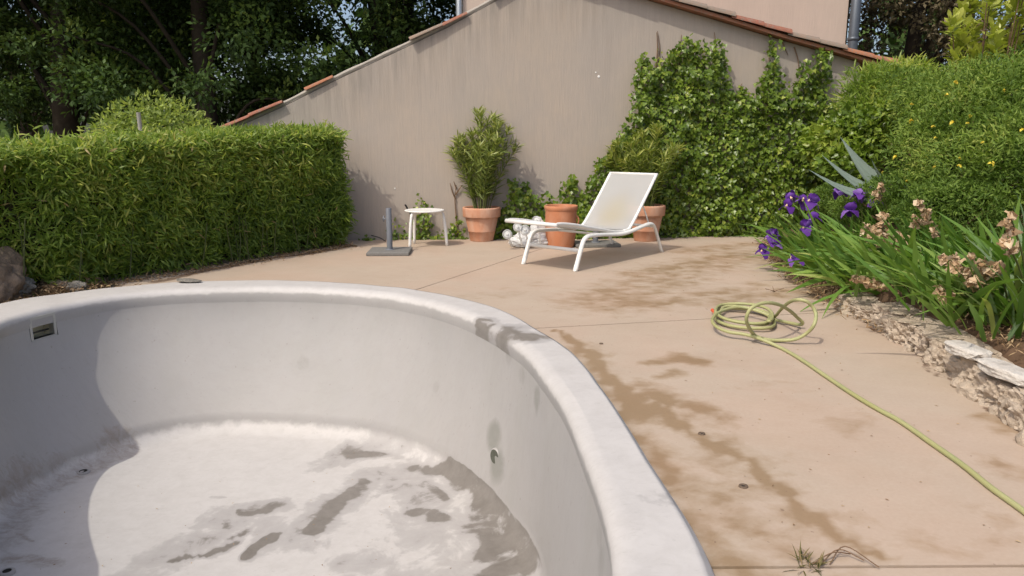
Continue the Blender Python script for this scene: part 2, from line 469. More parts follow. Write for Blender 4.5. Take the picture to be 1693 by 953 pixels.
M['oleander_leaf'] = leafmat('oleander_leaf', [(0, (0.11, 0.15, 0.035)), (0.6, (0.22, 0.27, 0.07)), (1, (0.36, 0.38, 0.12))], .45, .35, .3)
M['oleander_leaf2'] = leafmat('oleander_leaf_light', [(0, (0.11, 0.155, 0.03)), (0.6, (0.22, 0.275, 0.055)), (1, (0.38, 0.38, 0.11))], .45, .35, .35)
M['iris_leaf'] = leafmat('iris_leaf', [(0, (0.08, 0.17, 0.03)), (0.5, (0.14, 0.25, 0.045)), (0.85, (0.21, 0.32, 0.065)), (1, (0.34, 0.36, 0.12))], .45, .35, .35)
M['iris_leaf_blue'] = leafmat('iris_leaf_blue', [(0, (0.125, 0.205, 0.1)), (1, (0.235, 0.314, 0.158))], .5, .3, .3)
M['feather'] = leafmat('feathery_leaf', [(0, (0.055, 0.105, 0.018)), (0.5, (0.145, 0.225, 0.04)), (0.9, (0.25, 0.335, 0.07)), (1, (0.38, 0.4, 0.11))], .55, .2, .4)
M['laurel'] = leafmat('laurel_leaf', [(0, (0.16, 0.21, 0.03)), (0.6, (0.3, 0.345, 0.055)), (1, (0.48, 0.5, 0.12))], .35, .4, .35)
M['agave'] = leafmat('agave_skin', [(0, (.22, .29, .255)), (1, (.30, .37, .325))], .6, .25, .05)

def m_hose():
    t = NT('hose_rubber'); v = t.coord()
    c = t.mix(t.ramp(t.noise(v, 2.2, 4), [(.3, 0), (.7, 1)]), (.31, .305, .13), (.35, .35, .175))
    c = t.mix(t.ramp(t.noise(v, 9, 5), [(.5, 0), (.72, .5)]), c, (.24, .28, .13))
    return t.done(t.principled(c, .5, .35))
M['hose'] = m_hose()

def m_rock(name, a, b, dark, sc=1.0):
    t = NT(name); v = t.coord()
    n = t.noise(v, 5 * sc, 9, .68, .5); n2 = t.noise(v, 18 * sc, 7, .7)
    vo = t.node('ShaderNodeTexVoronoi', {'Vector': v, 'Scale': 9.0 * sc}, feature='DISTANCE_TO_EDGE').outputs['Distance']
    c = t.mix(t.ramp(n, [(.3, 0), (.65, 1)]), a, b)
    c = t.mix(t.ramp(n2, [(.52, 0), (.68, .8)]), c, dark)
    nm = t.bump(n2, .8, .03); nm = t.bump(t.noise(v, 60 * sc, 5), .6, .01, nm); nm = t.bump(t.ramp(vo, [(0, 0), (.12, 1)]), .15, .01, nm)
    return t.done(t.principled(c, .92, .15, nm))
M['rock'] = m_rock('edging_rock', (.36, .285, .215), (.50, .42, .335), (.20, .15, .105), .7)
M['rock_white'] = m_rock('cap_rock', (.50, .455, .40), (.60, .565, .515), (.33, .29, .25), .8)
M['boulder'] = m_rock('boulder_rock', (.16, .115, .08), (.23, .175, .13), (.09, .065, .05), .7)
M['pebble'] = m_rock('pebble_rock', (.42, .30, .20), (.50, .40, .30), (.24, .17, .12), 2)
M['slate'] = m_rock('slate_rock', (.19, .175, .15), (.26, .24, .21), (.10, .09, .08), 2)
M['zinc'] = simple('zinc_pipe', (.30, .33, .36), .45, .5, .12, 8, 0, .6)
M['zinc_dark'] = simple('dark_zinc_pipe', (.09, .105, .125), .45, .5, .15, 8, 0, .4)
M['rust'] = simple('rusty_steel', (.12, .085, .06), .7, .3, .3, 60)
M['post'] = simple('weathered_post', (.28, .27, .24), .8, .2, .2, 9, .2)
def m_bag():
    t = NT('plastic_film'); v = t.coord()
    p = t.principled((.82, .82, .82), .3, .4, t.bump(t.noise(v, 14, 4, .5, 1.0), .35, .02))
    tr = t.node('ShaderNodeBsdfTranslucent', {'Color': (.8, .8, .8, 1)}).outputs[0]
    return t.done(t.node('ShaderNodeMixShader', {0: .35, 1: p, 2: tr}).outputs[0])
M['bag'] = m_bag()
def m_clear():
    t = NT('clear_plastic')
    p = t.principled((.80, .81, .80), .25, .5)
    tr = t.node('ShaderNodeBsdfTransparent', {'Color': (.9, .9, .9, 1)}).outputs[0]
    return t.done(t.node('ShaderNodeMixShader', {0: .45, 1: p, 2: tr}).outputs[0])
M['clear'] = m_clear()
M['cavity'] = simple('dark_cavity', (.03, .027, .022), .8, .2, .3)
M['inlet'] = simple('shaded_mouth', (.085, .088, .07), .7, .2, .4, 40)  # dark green-grey; the darkness stands in for shade inside the inlet
M['skimmer_in'] = simple('aged_cream_plastic', (.62, .56, .40), .6, .3, .2, 9)
M['skimmer_frame'] = simple('cream_frame', (.40, .385, .35), .6, .3, .1, 9)
M['orange_plastic'] = simple('orange_plastic', (.55, .11, .05), .45, .4, .1)
M['weed'] = leafmat('weed_leaf', [(0, (.07, .075, .025)), (.6, (.14, .12, .05)), (1, (.24, .17, .09))], .7, .15, .2)
M['grass_dark'] = leafmat('grass_blade', [(0, (.05, .09, .02)), (1, (.14, .18, .05))], .6, .2, .3)
M['ground'] = simple('ground_earth', (.16, .125, .08), .95, .1, .4, 3, .5)
M['roof'] = m_tile('roof_field', (.36, .16, .095), (.30, .14, .09), .6)

# ------------------------------------------------------------------ pool outline
PC = np.array((-1.65, 3.9))
IN = [(.31, 2.11), (.33, 2.59), (.30, 3.1), (.22, 3.92), (.01, 4.86), (-.31, 5.56), (-.75, 6.14), (-1.33, 6.53), (-2.21, 6.72), (-2.98, 6.62),
      (-3.42, 6.43), (-3.66, 6.12), (-3.80, 5.75), (-3.85, 5.35), (-3.82, 4.95), (-3.74, 4.55), (-3.60, 4.18), (-3.38, 3.8), (-3.05, 3.3), (-2.7, 2.4), (-2.3, 1.5), (-1.7, .85), (-.5, 1.0), (.12, 1.5)]
OUT = [(.65, 2.11), (.60, 2.91), (.51, 3.92), (.43, 4.5), (.20, 5.19), (-.12, 5.89), (-.8, 6.58), (-1.65, 6.96), (-2.32, 7.08), (-3.08, 7.02),
       (-3.5, 6.84), (-3.89, 6.57), (-4.17, 6.30), (-4.32, 5.9), (-4.36, 4.9), (-3.9, 3.6), (-3.5, 2.2), (-2.9, .9), (-1.7, .4), (-.2, .6), (.45, 1.3)]
FL = [(.19, 2.3), (.20, 3.1), (.17, 4.0), (-.02, 4.6), (-.32, 5.2), (-.78, 5.78), (-1.32, 6.1), (-2.15, 6.27), (-2.83, 6.2), (-3.27, 5.85),
      (-3.49, 5.33), (-3.58, 4.8), (-3.45, 4.2), (-3.2, 3.7), (-2.93, 3.3), (-2.6, 2.4), (-2.2, 1.6), (-1.7, 1.0), (-.5, 1.15), (.05, 1.6)]

def radial(pts, th):
    Q = np.array(smooth_path(pts, 8, True)) - PC
    a = np.arctan2(Q[:, 1], Q[:, 0]); r = np.hypot(Q[:, 0], Q[:, 1]); o = np.argsort(a)
    a, r = a[o], r[o]
    a = np.concatenate([a - 2 * np.pi, a, a + 2 * np.pi]); r = np.tile(r, 3)
    return np.interp(th, a, r)

NTH = 480
TH = np.linspace(-np.pi, np.pi, NTH, endpoint=False)
UV = np.stack([np.cos(TH), np.sin(TH)], 1)
RI, RO, RF = radial(IN, TH), radial(OUT, TH), radial(FL, TH)
def sm(a, k=5):
    for _ in range(k): a = (np.roll(a, 1) + 2 * a + np.roll(a, -1)) / 4
    return a
RI, RO, RF = sm(RI, 40), sm(RO, 26), sm(RF, 40)
FLOOR_Z = -1.15
def in_pool(P, d=0.0):                    # inside the middle of the rim
    q = P - PC; th = np.arctan2(q[:, 1], q[:, 0]); r = np.hypot(q[:, 0], q[:, 1])
    rm = np.interp(th, np.concatenate([TH, [np.pi]]), np.concatenate([(RI + RO) / 2, [(RI[0] + RO[0]) / 2]]))
    return r < rm + d

# ------------------------------------------------------------------ ground sheet (open where the pool is sunk)
def build_ground():
    V = []; F = []
    rings = [(RI + RO) / 2] + [np.full(NTH, r) for r in (7, 12, 25, 60, 150, 500)]
    for R in rings:
        for k in range(NTH): V.append((PC[0] + UV[k, 0] * R[k], PC[1] + UV[k, 1] * R[k], -.07))
    for i in range(len(rings) - 1):
        for k in range(NTH):
            F.append((i * NTH + k, (i + 1) * NTH + k, (i + 1) * NTH + (k + 1) % NTH, i * NTH + (k + 1) % NTH))
    o = link('ground', mesh('ground', V, F), M['ground']); tag(o, kind='structure')
build_ground()

# ------------------------------------------------------------------ terrace: poured slabs with open joints
BED = np.array([(2.25, -1.0), (2.3, .5), (2.37, 2.0), (2.42, 2.9), (2.49, 3.42), (2.55, 3.75), (2.68, 4.44), (2.74, 5.16), (2.78, 6.02), (2.82, 6.9), (2.90, 7.7), (3.19, 9.18), (3.52, 10.4), (3.7, 11.2)])
def bed_x(y): return np.interp(y, BED[:, 1], BED[:, 0])
HA = np.array((-2.17, 9.93)); HB = np.array((-5.6, 4.71))     # hedge front line
HD = (HB - HA) / np.linalg.norm(HB - HA); HN = np.array((-HD[1], HD[0]))
if HN[0] < 0: HN = -HN                                        # points at the terrace
TRICKLE = [([(930, 548), (985, 600), (1030, 640), (1110, 690), (1160, 722), (1250, 775), (1330, 840), (1400, 895), (1445, 925)], .042, .86)]
WET = [
    ([(960, 575), (1040, 690), (1110, 800), (1190, 945)], .20, .50), ([(1060, 640), (1160, 700), (1250, 790), (1330, 860)], .22, .44), ([(1000, 500), (1120, 450), (1240, 420)], .6, .56), ([(1020, 490), (1180, 500), (1330, 480)], .35, .52), ([(1180, 800), (1260, 900)], .3, .42),
    ([(930, 548), (985, 600), (1030, 640), (1110, 690), (1160, 722), (1250, 775), (1330, 840), (1400, 895), (1445, 925)], .05, .80),
    ([(975, 585), (1010, 625), (1040, 680)], .07, .85), ([(1040, 690), (1075, 750), (1110, 790)], .07, .72), ([(1110, 790), (1150, 860), (1195, 940)], .085, .62),
    ([(1075, 600), (1125, 590), (1165, 600)], .10, .82), ([(1100, 625), (1120, 615)], .10, .70), ([(1090, 655), (1150, 672), (1195, 690)], .13, .70),
    ([(1040, 655), (1070, 690)], .09, .8), ([(1180, 760), (1230, 850), (1270, 900)], .14, .50), ([(1300, 800), (1330, 880)], .12, .45),
    ([(1000, 480), (1060, 505), (1100, 500)], .22, .68), ([(1050, 455), (1130, 440), (1200, 425)], .35, .62), ([(1130, 490), (1220, 480)], .22, .60),
    ([(1250, 470), (1300, 490)], .22, .52), ([(1120, 415), (1240, 405)], .4, .55), ([(1330, 470), (1350, 495)], .1, .6),
    ([(1630, 690), (1680, 715)], .10, .62), ([(1640, 770), (1693, 790)], .12, .56), ([(1590, 830), (1640, 850)], .10, .45),
    ([(1400, 850), (1500, 870)], .10, .42), ([(1400, 700), (1420, 690)], .2, .36), ([(1250, 640), (1300, 640)], .2, .30),
    ([(760, 500), (880, 470)], .3, .28), ([(1540, 900), (1680, 900)], .2, .38),
]
DIRT = [([(1255, 398), (1275, 425), (1305, 460), (1345, 486), (1405, 520)], .07, .62), ([(1405, 520), (1480, 563), (1560, 613), (1640, 684), (1693, 722)], .035, .7),
        ([(1090, 654)], .012, .9), ([(582, 408), (400, 436), (260, 466)], .10, .75)]

def lerp(a, b, t): return np.asarray(a) + (np.asarray(b) - np.asarray(a)) * t
def slab(parent, la, lb, nu, nv):
    gap = .008
    s = np.linspace(0, 1, nu); tt = np.linspace(0, 1, nv)
    a = lerp(la[0], la[1], s[:, None]); b = lerp(lb[0], lb[1], s[:, None])
    d = np.linalg.norm(b - a, axis=1, keepdims=True) + 1e-9
    a2 = a + (b - a) / d * np.minimum(gap, d * .4); b2 = b - (b - a) / d * np.minimum(gap, d * .4)
    P = (a2[:, None] + (b2 - a2)[:, None] * tt[None, :, None]).reshape(-1, 2)
    idx = np.arange(nu * nv).reshape(nu, nv)
    Q = np.stack([idx[:-1, :-1], idx[1:, :-1], idx[1:, 1:], idx[:-1, 1:]], -1).reshape(-1, 4)
    C = P[Q].mean(1)
    keep = ~in_pool(C, -.02) & (C[:, 0] < bed_x(C[:, 1]) + .25) & (((C - W0) @ WN) > -.1) & (((C - HA) @ HN) > -.45) & (C[:, 1] > -3)
    Q = Q[keep]
    used = np.unique(Q); mp = -np.ones(len(P), int); mp[used] = np.arange(len(used)); P = P[used]; Q = mp[Q]
    area = np.cross(P[Q[0][1]] - P[Q[0][0]], P[Q[0][2]] - P[Q[0][0]])
    if area < 0: Q = Q[:, ::-1]
    n = len(P)
    V = np.concatenate([np.c_[P, np.zeros(n)], np.c_[P, np.full(n, -.065)]])
    from collections import Counter
    cnt = Counter()
    for q in Q:
        for i in range(4):
            e = (q[i], q[(i + 1) % 4]); cnt[(min(e), max(e))] += 1
    F = [tuple(q) for q in Q]
    for q in Q:
        for i in range(4):
            e = (q[i], q[(i + 1) % 4])
            if cnt[(min(e), max(e))] == 1: F.append((e[0], e[0] + n, e[1] + n, e[1]))
    w = np.maximum(field(P, WET, gp), field(P, TRICKLE, gp, .35)); dt = field(P, DIRT, gp)
    return link('slab', mesh('slab', V, F, attrs={'wet': np.r_[w, w], 'dirt': np.r_[dt, dt]}), M['terrace'], parent)

def build_terrace():
    t = tag(empty('terrace'), kind='structure')
    A = (np.array((-1.83, 5.015)), np.array((5.6, 6.635)))
    C = (np.array((-1.83, 5.015)), np.array((2.3, 13.58)))
    B = (np.array((-1.83, 2.225)), np.array((5.6, 2.30)))
    D = (np.array((-1.83, 5.015)), np.array((-5.6, 9.0)))
    E0 = (np.array((-1.83, -3.0)), np.array((5.6, -3.0)))
    slab(t, B, A, 150, 90); slab(t, A, C, 170, 150); slab(t, C, D, 150, 150); slab(t, E0, B, 130, 60)
build_terrace()

# ------------------------------------------------------------------ pool
def fz(px, py): return gp(px, py, FLOOR_Z)
PWET = [
    ([(585, 752), (640, 746)], .13, .78), ([(540, 765), (600, 745), (655, 742)], .26, .50),
    ([(515, 875), (560, 830), (608, 795)], .11, .80), ([(500, 885), (560, 830), (620, 785)], .22, .50),
    ([(420, 905), (445, 885)], .07, 1.0), ([(285, 918), (340, 912), (395, 885)], .06, .74), ([(400, 845), (432, 848)], .07, .76), ([(385, 878), (405, 872)], .06, .72),
    ([(230, 950), (300, 900), (380, 850), (430, 842)], .22, .48), ([(430, 850), (450, 890)], .14, .46),
    ([(690, 775), (730, 785), (770, 800)], .10, .80), ([(760, 800), (810, 835), (850, 880), (870, 950)], .17, .82), ([(680, 850), (740, 855)], .09, .76), ([(700, 800), (730, 830)], .08, .7),
    ([(800, 870), (830, 950)], .26, .74), ([(680, 780), (700, 860), (780, 900), (830, 960)], .34, .48),
    ([(340, 822), (370, 824)], .04, .55), ([(600, 940), (760, 960)], .25, .40),
]
PDIRT = [([(0, 850), (60, 815), (140, 780), (200, 750)], .16, .60), ([(0, 900), (30, 860), (40, 830)], .22, .55), ([(30, 885), (60, 895)], .04, .7), ([(0, 925), (90, 930)], .10, .62), ([(190, 748), (316, 716)], .08, .35)]
WTOP = -.064
def wall_f(z): return np.clip((WTOP - np.asarray(z, float)) / (WTOP + 1.0), 0, 1) ** 1.55
def near3(P, px, py, r, s):               # patch on the wall round the place seen at px,py
    d = ray(px, py); t = np.linspace(1.5, 9, 4000)
    pts = np.array([0, 0, CAM_H]) + np.outer(t, d)
    q = pts[:, :2] - PC; th = np.arctan2(q[:, 1], q[:, 0]); rr = np.hypot(q[:, 0], q[:, 1])
    ri = np.interp(th, TH, RI); rf = np.interp(th, TH, RF)
    lim = ri + (rf - ri) * wall_f(pts[:, 2])
    hit = np.where((pts[:, 2] < -.03) & (rr > lim))[0]
    hit = hit[hit > np.where(pts[:, 2] < 0)[0][0]]
    c = pts[hit[0]] if len(hit) else pts[-1]
    return s * np.clip(1.5 - np.linalg.norm(P - c, axis=1) / r, 0, 1), c

def build_pool():
    p = tag(wempty('pool', (PC[0], PC[1], 0)), 'empty white plastered oval pool sunk into the tan terrace', 'pool')
    # coping: outer foot -> domed top -> nosing
    yin = PC[1] + UV[:, 1] * RI; lip = .17 * np.exp(-((yin - 5.15) / .26) ** 2) * (UV[:, 0] < 0)
    UND = .016 * np.clip(1 - (np.abs(TH + .15) / 1.0) ** 2, 0, 1)
    prof = []
    for z, f, d in ((-.075, 0, .0), (.022, 0, .0), (.044, 0, -.014), (.060, 0, -.04)): prof.append((np.full(NTH, z), RO + d))
    for f in np.linspace(.12, .74, 14): prof.append((np.full(NTH, .070 - .008 * f), RO + (RI - RO) * f))
    for z, d in ((.061, .07), (.056, .045), (.045, .022), (.028, .007), (.004, .0), (-.025, -.001), (-.05, .001), (-.07, .003)): prof.append((np.full(NTH, z), RI + d - lip * min(1, max(0, (z + .07) / .07)) + (UND * min(1, max(0, (.04 - z) / .1)))))
    lump = np.array([mnoise.noise(Vector((u[0] * 3, u[1] * 3, 0))) for u in UV])
    V = []; 
    for z, R in prof:
        for k in range(NTH): V.append((PC[0] + UV[k, 0] * (R[k] + .012 * lump[k]), PC[1] + UV[k, 1] * (R[k] + .012 * lump[k]), z[k] + .006 * lump[(k * 3) % NTH]))
    F = []
    for i in range(len(prof) - 1):
        for k in range(NTH):
            j = (k + 1) % NTH
            F.append((i * NTH + k, i * NTH + j, (i + 1) * NTH + j, (i + 1) * NTH + k))
    V = np.array(V); P2 = V[:, :2]
    cw = field(P2, [([(790, 528), (830, 545), (880, 562)], .14, .66), ([(850, 548), (900, 560)], .12, .58), ([(1090, 830), (1110, 835)], .1, .3)], lambda x, y: gp(x, y, .06))
    cd = field(P2, [([(0, 500), (60, 492)], .10, .45)], lambda x, y: gp(x, y, .06))
    link('coping', mesh('coping', V, F, attrs={'wet': cw, 'dirt': cd, 'green': np.zeros(len(V)), 'floor': np.clip((V[:, 2] + .02) / .06, 0, .95)}), M['pool'], p, True)
    # basin: wall then floor
    rings = []
    top = -.064
    nw = 34
    for i in range(nw + 1):
        f = i / nw; z = top + (-1.0 - top) * f
        rec = .004 + UND * max(0, 1 - f / .35) ** 1.3
        rings.append((z, RI + rec + (RF - RI) * (f ** 1.55)))
    for a in np.linspace(.15, 1, 7):
        rings.append((-1.0 + (FLOOR_Z + 1.0) * math.sin(a * math.pi / 2), RF - .16 * (1 - math.cos(a * math.pi / 2))))
    base = RF - .16
    for i in range(1, 70):
        g = i / 70
        rings.append((FLOOR_Z - .03 * g, base * (1 - g)))
    V = []
    for z, R in rings:
        for k in range(NTH): V.append((PC[0] + UV[k, 0] * (R[k] + .012 * lump[k] * max(0, 1 + z / .5)), PC[1] + UV[k, 1] * (R[k] + .012 * lump[k] * max(0, 1 + z / .5)), z + (.008 if z < -.09 else 0) * mnoise.noise(Vector((UV[k, 0] * R[k] * 1.3, UV[k, 1] * R[k] * 1.3, z)))))
    V.append((PC[0], PC[1], FLOOR_Z - .03)); V = np.array(V)
    _, SK = near3(V, 73, 541, .1, 1); _, RT = near3(V, 818, 755, .1, 1)
    F = []
    sk_th = math.atan2(SK[1] - PC[1], SK[0] - PC[0])
    for i in range(len(rings) - 1):
        for k in range(NTH):
            j = (k + 1) % NTH
            q = (i * NTH + k, i * NTH + j, (i + 1) * NTH + j, (i + 1) * NTH + k)
            c = V[list(q)].mean(0)
            if i < nw:
                dth = (math.atan2(c[1] - PC[1], c[0] - PC[0]) - sk_th) * math.hypot(SK[0] - PC[0], SK[1] - PC[1])
                if abs(dth) < .106 and abs(c[2] - SK[2]) < .086: continue
            F.append(q)
    last = (len(rings) - 1) * NTH
    for k in range(NTH): F.append((last + k, last + (k + 1) % NTH, len(V) - 1))
    isf = V[:, 2] < FLOOR_Z + .12
    w = field(V[:, :2], PWET, fz) * isf; d = field(V[:, :2], PDIRT, fz) * (V[:, 2] < FLOOR_Z + .3)
    g = np.zeros(len(V))
    for px, py, r, s in ((815, 720, .13, .8), (822, 770, .14, .75), (860, 620, .10, .55), (885, 660, .10, .6), (985, 880, .10, .45), (990, 930, .10, .45), (500, 600, .10, .42), (720, 640, .08, .45), (840, 590, .09, .5)):  # greenish stains round the inlet; patches under the lip paint recess shade
        g = np.maximum(g, near3(V, px, py, r, s)[0])
    link('basin', mesh('basin', V, F, attrs={'wet': w, 'dirt': d, 'green': g, 'floor': np.clip((FLOOR_Z + .16 - V[:, 2]) / .15, 0, 1)}), M['pool'], p, True)
    # skimmer mouth: frame plate and recessed box
    kk = int(np.argmin(np.abs(TH - sk_th))); wallp = lambda k: PC + UV[k % NTH] * (RI[k % NTH] + .004 + .012 * lump[k % NTH] * (1 + SK[2] / .5) + (RF[k % NTH] - RI[k % NTH]) * float(wall_f(SK[2])))
    tg = wallp(kk + 5) - wallp(kk - 5); tg /= np.linalg.norm(tg); n = np.array((-tg[1], tg[0]))
    if n @ (PC - SK[:2]) < 0: n = -n
    SK[:2] = wallp(kk) * .5 + wallp(kk - 3) * .25 + wallp(kk + 3) * .25
    s = np.array((-n[1], n[0]))
    def L(a, o, z): return (SK[0] + s[0] * a + n[0] * o, SK[1] + s[1] * a + n[1] * o, SK[2] + z)
    b = MB(); hw, hh, fw = .098, .078, .022
    for (a0, a1, z0, z1) in ((-hw - fw, hw + fw, hh, hh + fw), (-hw - fw, hw + fw, -hh - fw, -hh), (-hw - fw, -hw, -hh, hh), (hw, hw + fw, -hh, hh)):
        b.prism([(a0, z0), (a1, z0), (a1, z1), (a0, z1)], lambda a, z: L(a, .006, z), lambda a, z: L(a, -.05, z))
    sko = b.build('skimmer', M['skimmer_frame'], p)
    b = MB(); dp = .11
    for q in (((-hw, -hh), (hw, -hh)), ((hw, -hh), (hw, hh)), ((hw, hh), (-hw, hh)), ((-hw, hh), (-hw, -hh))):
        (a0, z0), (a1, z1) = q
        b.add([L(a0, -.0, z0), L(a1, -.0, z1), L(a1, -dp, z1), L(a0, -dp, z0)], [(0, 1, 2, 3)])
    b.add([L(-hw, -dp, -hh), L(hw, -dp, -hh), L(hw, -dp, hh), L(-hw, -dp, hh)], [(0, 1, 2, 3)])
    so = b.build('throat', M['skimmer_in'], sko)
    b = MB(); b.prism([(-hw, -.045), (hw, -.045), (hw, -.035), (-hw, -.035)], lambda a, z: L(a, -.05, z), lambda a, z: L(a, -.07, z)); b.build('weir_bar', M['dark_plastic'], sko)
    # return inlet in the right wall: cup, mouth coloured dark for the shade inside
    th = math.atan2(PC[1] - RT[1], PC[0] - RT[0]); n = Vector((math.cos(th), math.sin(th), .12)).normalized(); c = Vector(RT)
    b = MB(); b.tube([c - n * .02, c - n * .002, c + n * .004], [.060, .060, .048], 24, cap=False)
    b.build('return_inlet', M['pool'], p, True)
    b = MB(); b.tube([c + n * .0045, c + n * .003, c - n * .004], [.05, .04, .001], 24, cap=False); b.build('inlet_mouth', M['inlet'], p, True)
    for px, py, r in ((138, 782, .035), (12, 948, .03)):
        q = gp(px, py, FLOOR_Z); b = MB()
        b.lathe([(r + .012, -.012), (r + .012, .014), (r, .018), (r - .006, .016)], (q[0], q[1], FLOOR_Z), 20)
        o = b.build('drain', M['pool'], p, True)
        b = MB(); b.lathe([(r - .005, .017), (r - .012, .006), (.001, .004)], (q[0], q[1], FLOOR_Z), 20); b.build('drain_mouth', M['cavity'], o, True)  # shallow dish coloured near black for the shade in the drain hole
build_pool()

# ------------------------------------------------------------------ gable outbuilding with verge tiles
GL = [(-2.9, 1.03), (-1.87, 1.51), (-1.09, 1.85), (-.44, 2.17), (.47, 2.59), (1.13, 2.9), (1.79, 3.25), (2.52, 3.66)]
GR = [(3.99, 3.28), (4.87, 3.06), (5.87, 2.80), (6.84, 2.57), (7.10, 2.50)]
def build_outbuilding():
    h = tag(empty('outbuilding'), 'low stucco outbuilding with a wide gable wall carrying the climbing ivy', 'building')
    # front wall as a grid so that grime can follow the verge
    top = np.array(GL + GR); S = np.linspace(-2.9, 7.1, 160); Zt = np.interp(S, top[:, 0], top[:, 1]) - .01
    nv = 50; V = []; A = []
    for i, s in enumerate(S):
        for j in range(nv):
            z = -.1 + (Zt[i] + .1) * j / (nv - 1)
            V.append(wall3(s, z, 0)); dtop = Zt[i] - z
            g = max(0, 1 - dtop / .9) * (.9 if s < 3.2 else .30)
            g = max(g, .95 * max(0, 1 - abs(s - 1.25) / .28) * max(0, 1 - dtop / 1.3), .7 * max(0, 1 - abs(s - 3.3) / .3) * max(0, 1 - dtop / 1.9), .45 * max(0, 1 - z / .6))
            A.append(g)
    F = [(i * nv + j, (i + 1) * nv + j, (i + 1) * nv + j + 1, i * nv + j + 1) for i in range(159) for j in range(nv - 1)]
    n = len(V)
    V2 = V + [wall3(s, Zt[i], -.3) for i, s in enumerate(S)] + [wall3(s, -.1, -.3) for s in S]
    for i in range(159):
        a, b = n + i, n + 160 + i
        F.append((i * nv + nv - 1, (i + 1) * nv + nv - 1, a + 1, a)); F.append((a, a + 1, b + 1, b)); 
    F.append(tuple([j for j in range(nv - 1, -1, -1)] + [n + 160, n]))
    F.append(tuple([159 * nv + j for j in range(nv)] + [n + 159, n + 319]))
    link('wall', mesh('wall', V2, F, attrs={'grime': A + [0] * 320}), M['stucco'], h)
    b = MB(); b.prism([(-.302, -.1), (-3.4, -.1), (-3.4, 2.42), (-.302, 2.42)], lambda o, z: wall3(7.1, z, o), lambda o, z: wall3(6.8, z, o))
    b.build('side_wall', M['stucco'], h)
    # roof sheets
    for pts, nm in ((GL, 'roof'), ([(2.52, 3.66)] + GR + [(7.5, 2.40)], 'roof')):
        b = MB()
        over = -.02 if pts is GL else .14
        poly = [(s, z + .0) for s, z in pts] + [(s, z + .045) for s, z in reversed(pts)]
        m = len(poly)
        b.prism(poly, lambda s, z: wall3(s, z, over), lambda s, z: wall3(s, z, -3.4))
        ro = b.build(nm, M['mortar'] if pts is GL else M['roof'], h)
    # verge tiles
    def tile(s0, z0, s1, z1, out, r0, r1, mat, lift=0.0):
        a = Vector(wall3(s0, z0 + lift, out)); c = Vector(wall3(s1, z1 + lift, out)); d = (c - a).normalized()
        side = Vector((WN[0], WN[1], 0)); up = side.cross(d)
        if up.z < 0: up = -up
        b = MB(); V = []; n = 12
        for q, (p, r) in enumerate(((a, r0), (c, r1))):
            for th_ in (0, 1):
                rr = r - .014 * th_
                for k in range(n + 1):
                    an = math.pi * (k / n)
                    V.append(p + side * (math.cos(an) * rr) + up * (math.sin(an) * rr * .75))
        m = n + 1; F = []
        for k in range(n):
            F += [(k, k + 1, 2 * m + k + 1, 2 * m + k), (m + k + 1, m + k, 3 * m + k, 3 * m + k + 1), (k, m + k, m + k + 1, k + 1), (2 * m + k, 2 * m + k + 1, 3 * m + k + 1, 3 * m + k)]
        F += [(0, 2 * m, 3 * m, m), (n, m + n, 3 * m + n, 2 * m + n)]
        b.add(V, F); b.build('verge_tile', M[mat], h)
    L2 = np.array([(2.52, 3.66)] + GR + [(7.56, 2.39)])
    zr = lambda s: np.interp(s, L2[:, 0], L2[:, 1])
    cols = ['tile_grey', 'tile_grey', 'tile_grey', 'tile_grey', 'tile_grey', 'tile_grey', 'tile_red', 'tile_red', 'tile_grey', 'tile_grey', 'tile_orange', 'tile_orange']
    s = 2.55; step = .418
    for i, cname in enumerate(cols):
        s0, s1 = s + i * step, s + (i + 1) * step + .05
        tile(s0, zr(s0) + .045, s1, zr(s1) + .06, .10, .085, .105, cname, .01 * (i % 2))
    L1 = np.array(GL); zl = lambda s: np.interp(s, L1[:, 0], L1[:, 1])
    for s0, s1, out, cname, dz in ((-1.55, -1.10, .03, 'tile_red', .0), (-1.95, -1.50, .035, 'tile_red', .0), (-2.35, -1.9, .03, 'tile_red', 0), (-2.75, -2.3, .03, 'tile_orange', 0),
                                   (-.80, -.42, -.0, 'tile_orange', .0), (.62, 1.06, .03, 'tile_grey', .0), (1.02, 1.40, .01, 'tile_red', -.02), (1.75, 2.15, .02, 'tile_red', 0), (2.1, 2.5, .02, 'tile_grey', 0)):
        tile(s1, zl(s1) + .04 + dz, s0, zl(s0) + .05 + dz, out, .05, .062, cname)
    # mortar fillet along the left verge
    b = MB(); P = [wall3(s_, float(zl(s_)) + .035, -.03) for s_ in np.linspace(-2.9, 2.5, 40)]
    b.tube(P, [.026 + .005 * math.sin(i * 1.7) for i in range(40)], 8); b.build('mortar_fillet', M['mortar'], h)
    # wall spots
    for px, py, r in ((653, 312, .012), (990, 127, .02), (985, 120, .012)):
        s_, z_ = wp(px, py); b = MB()
        c = Vector(wall3(s_, z_, -.002)); nn = Vector((WN[0], WN[1], 0))
        b.tube([c, c + nn * .008], [r, r * .7], 10); b.build('plaster_chip', M['white'], h)
build_outbuilding()

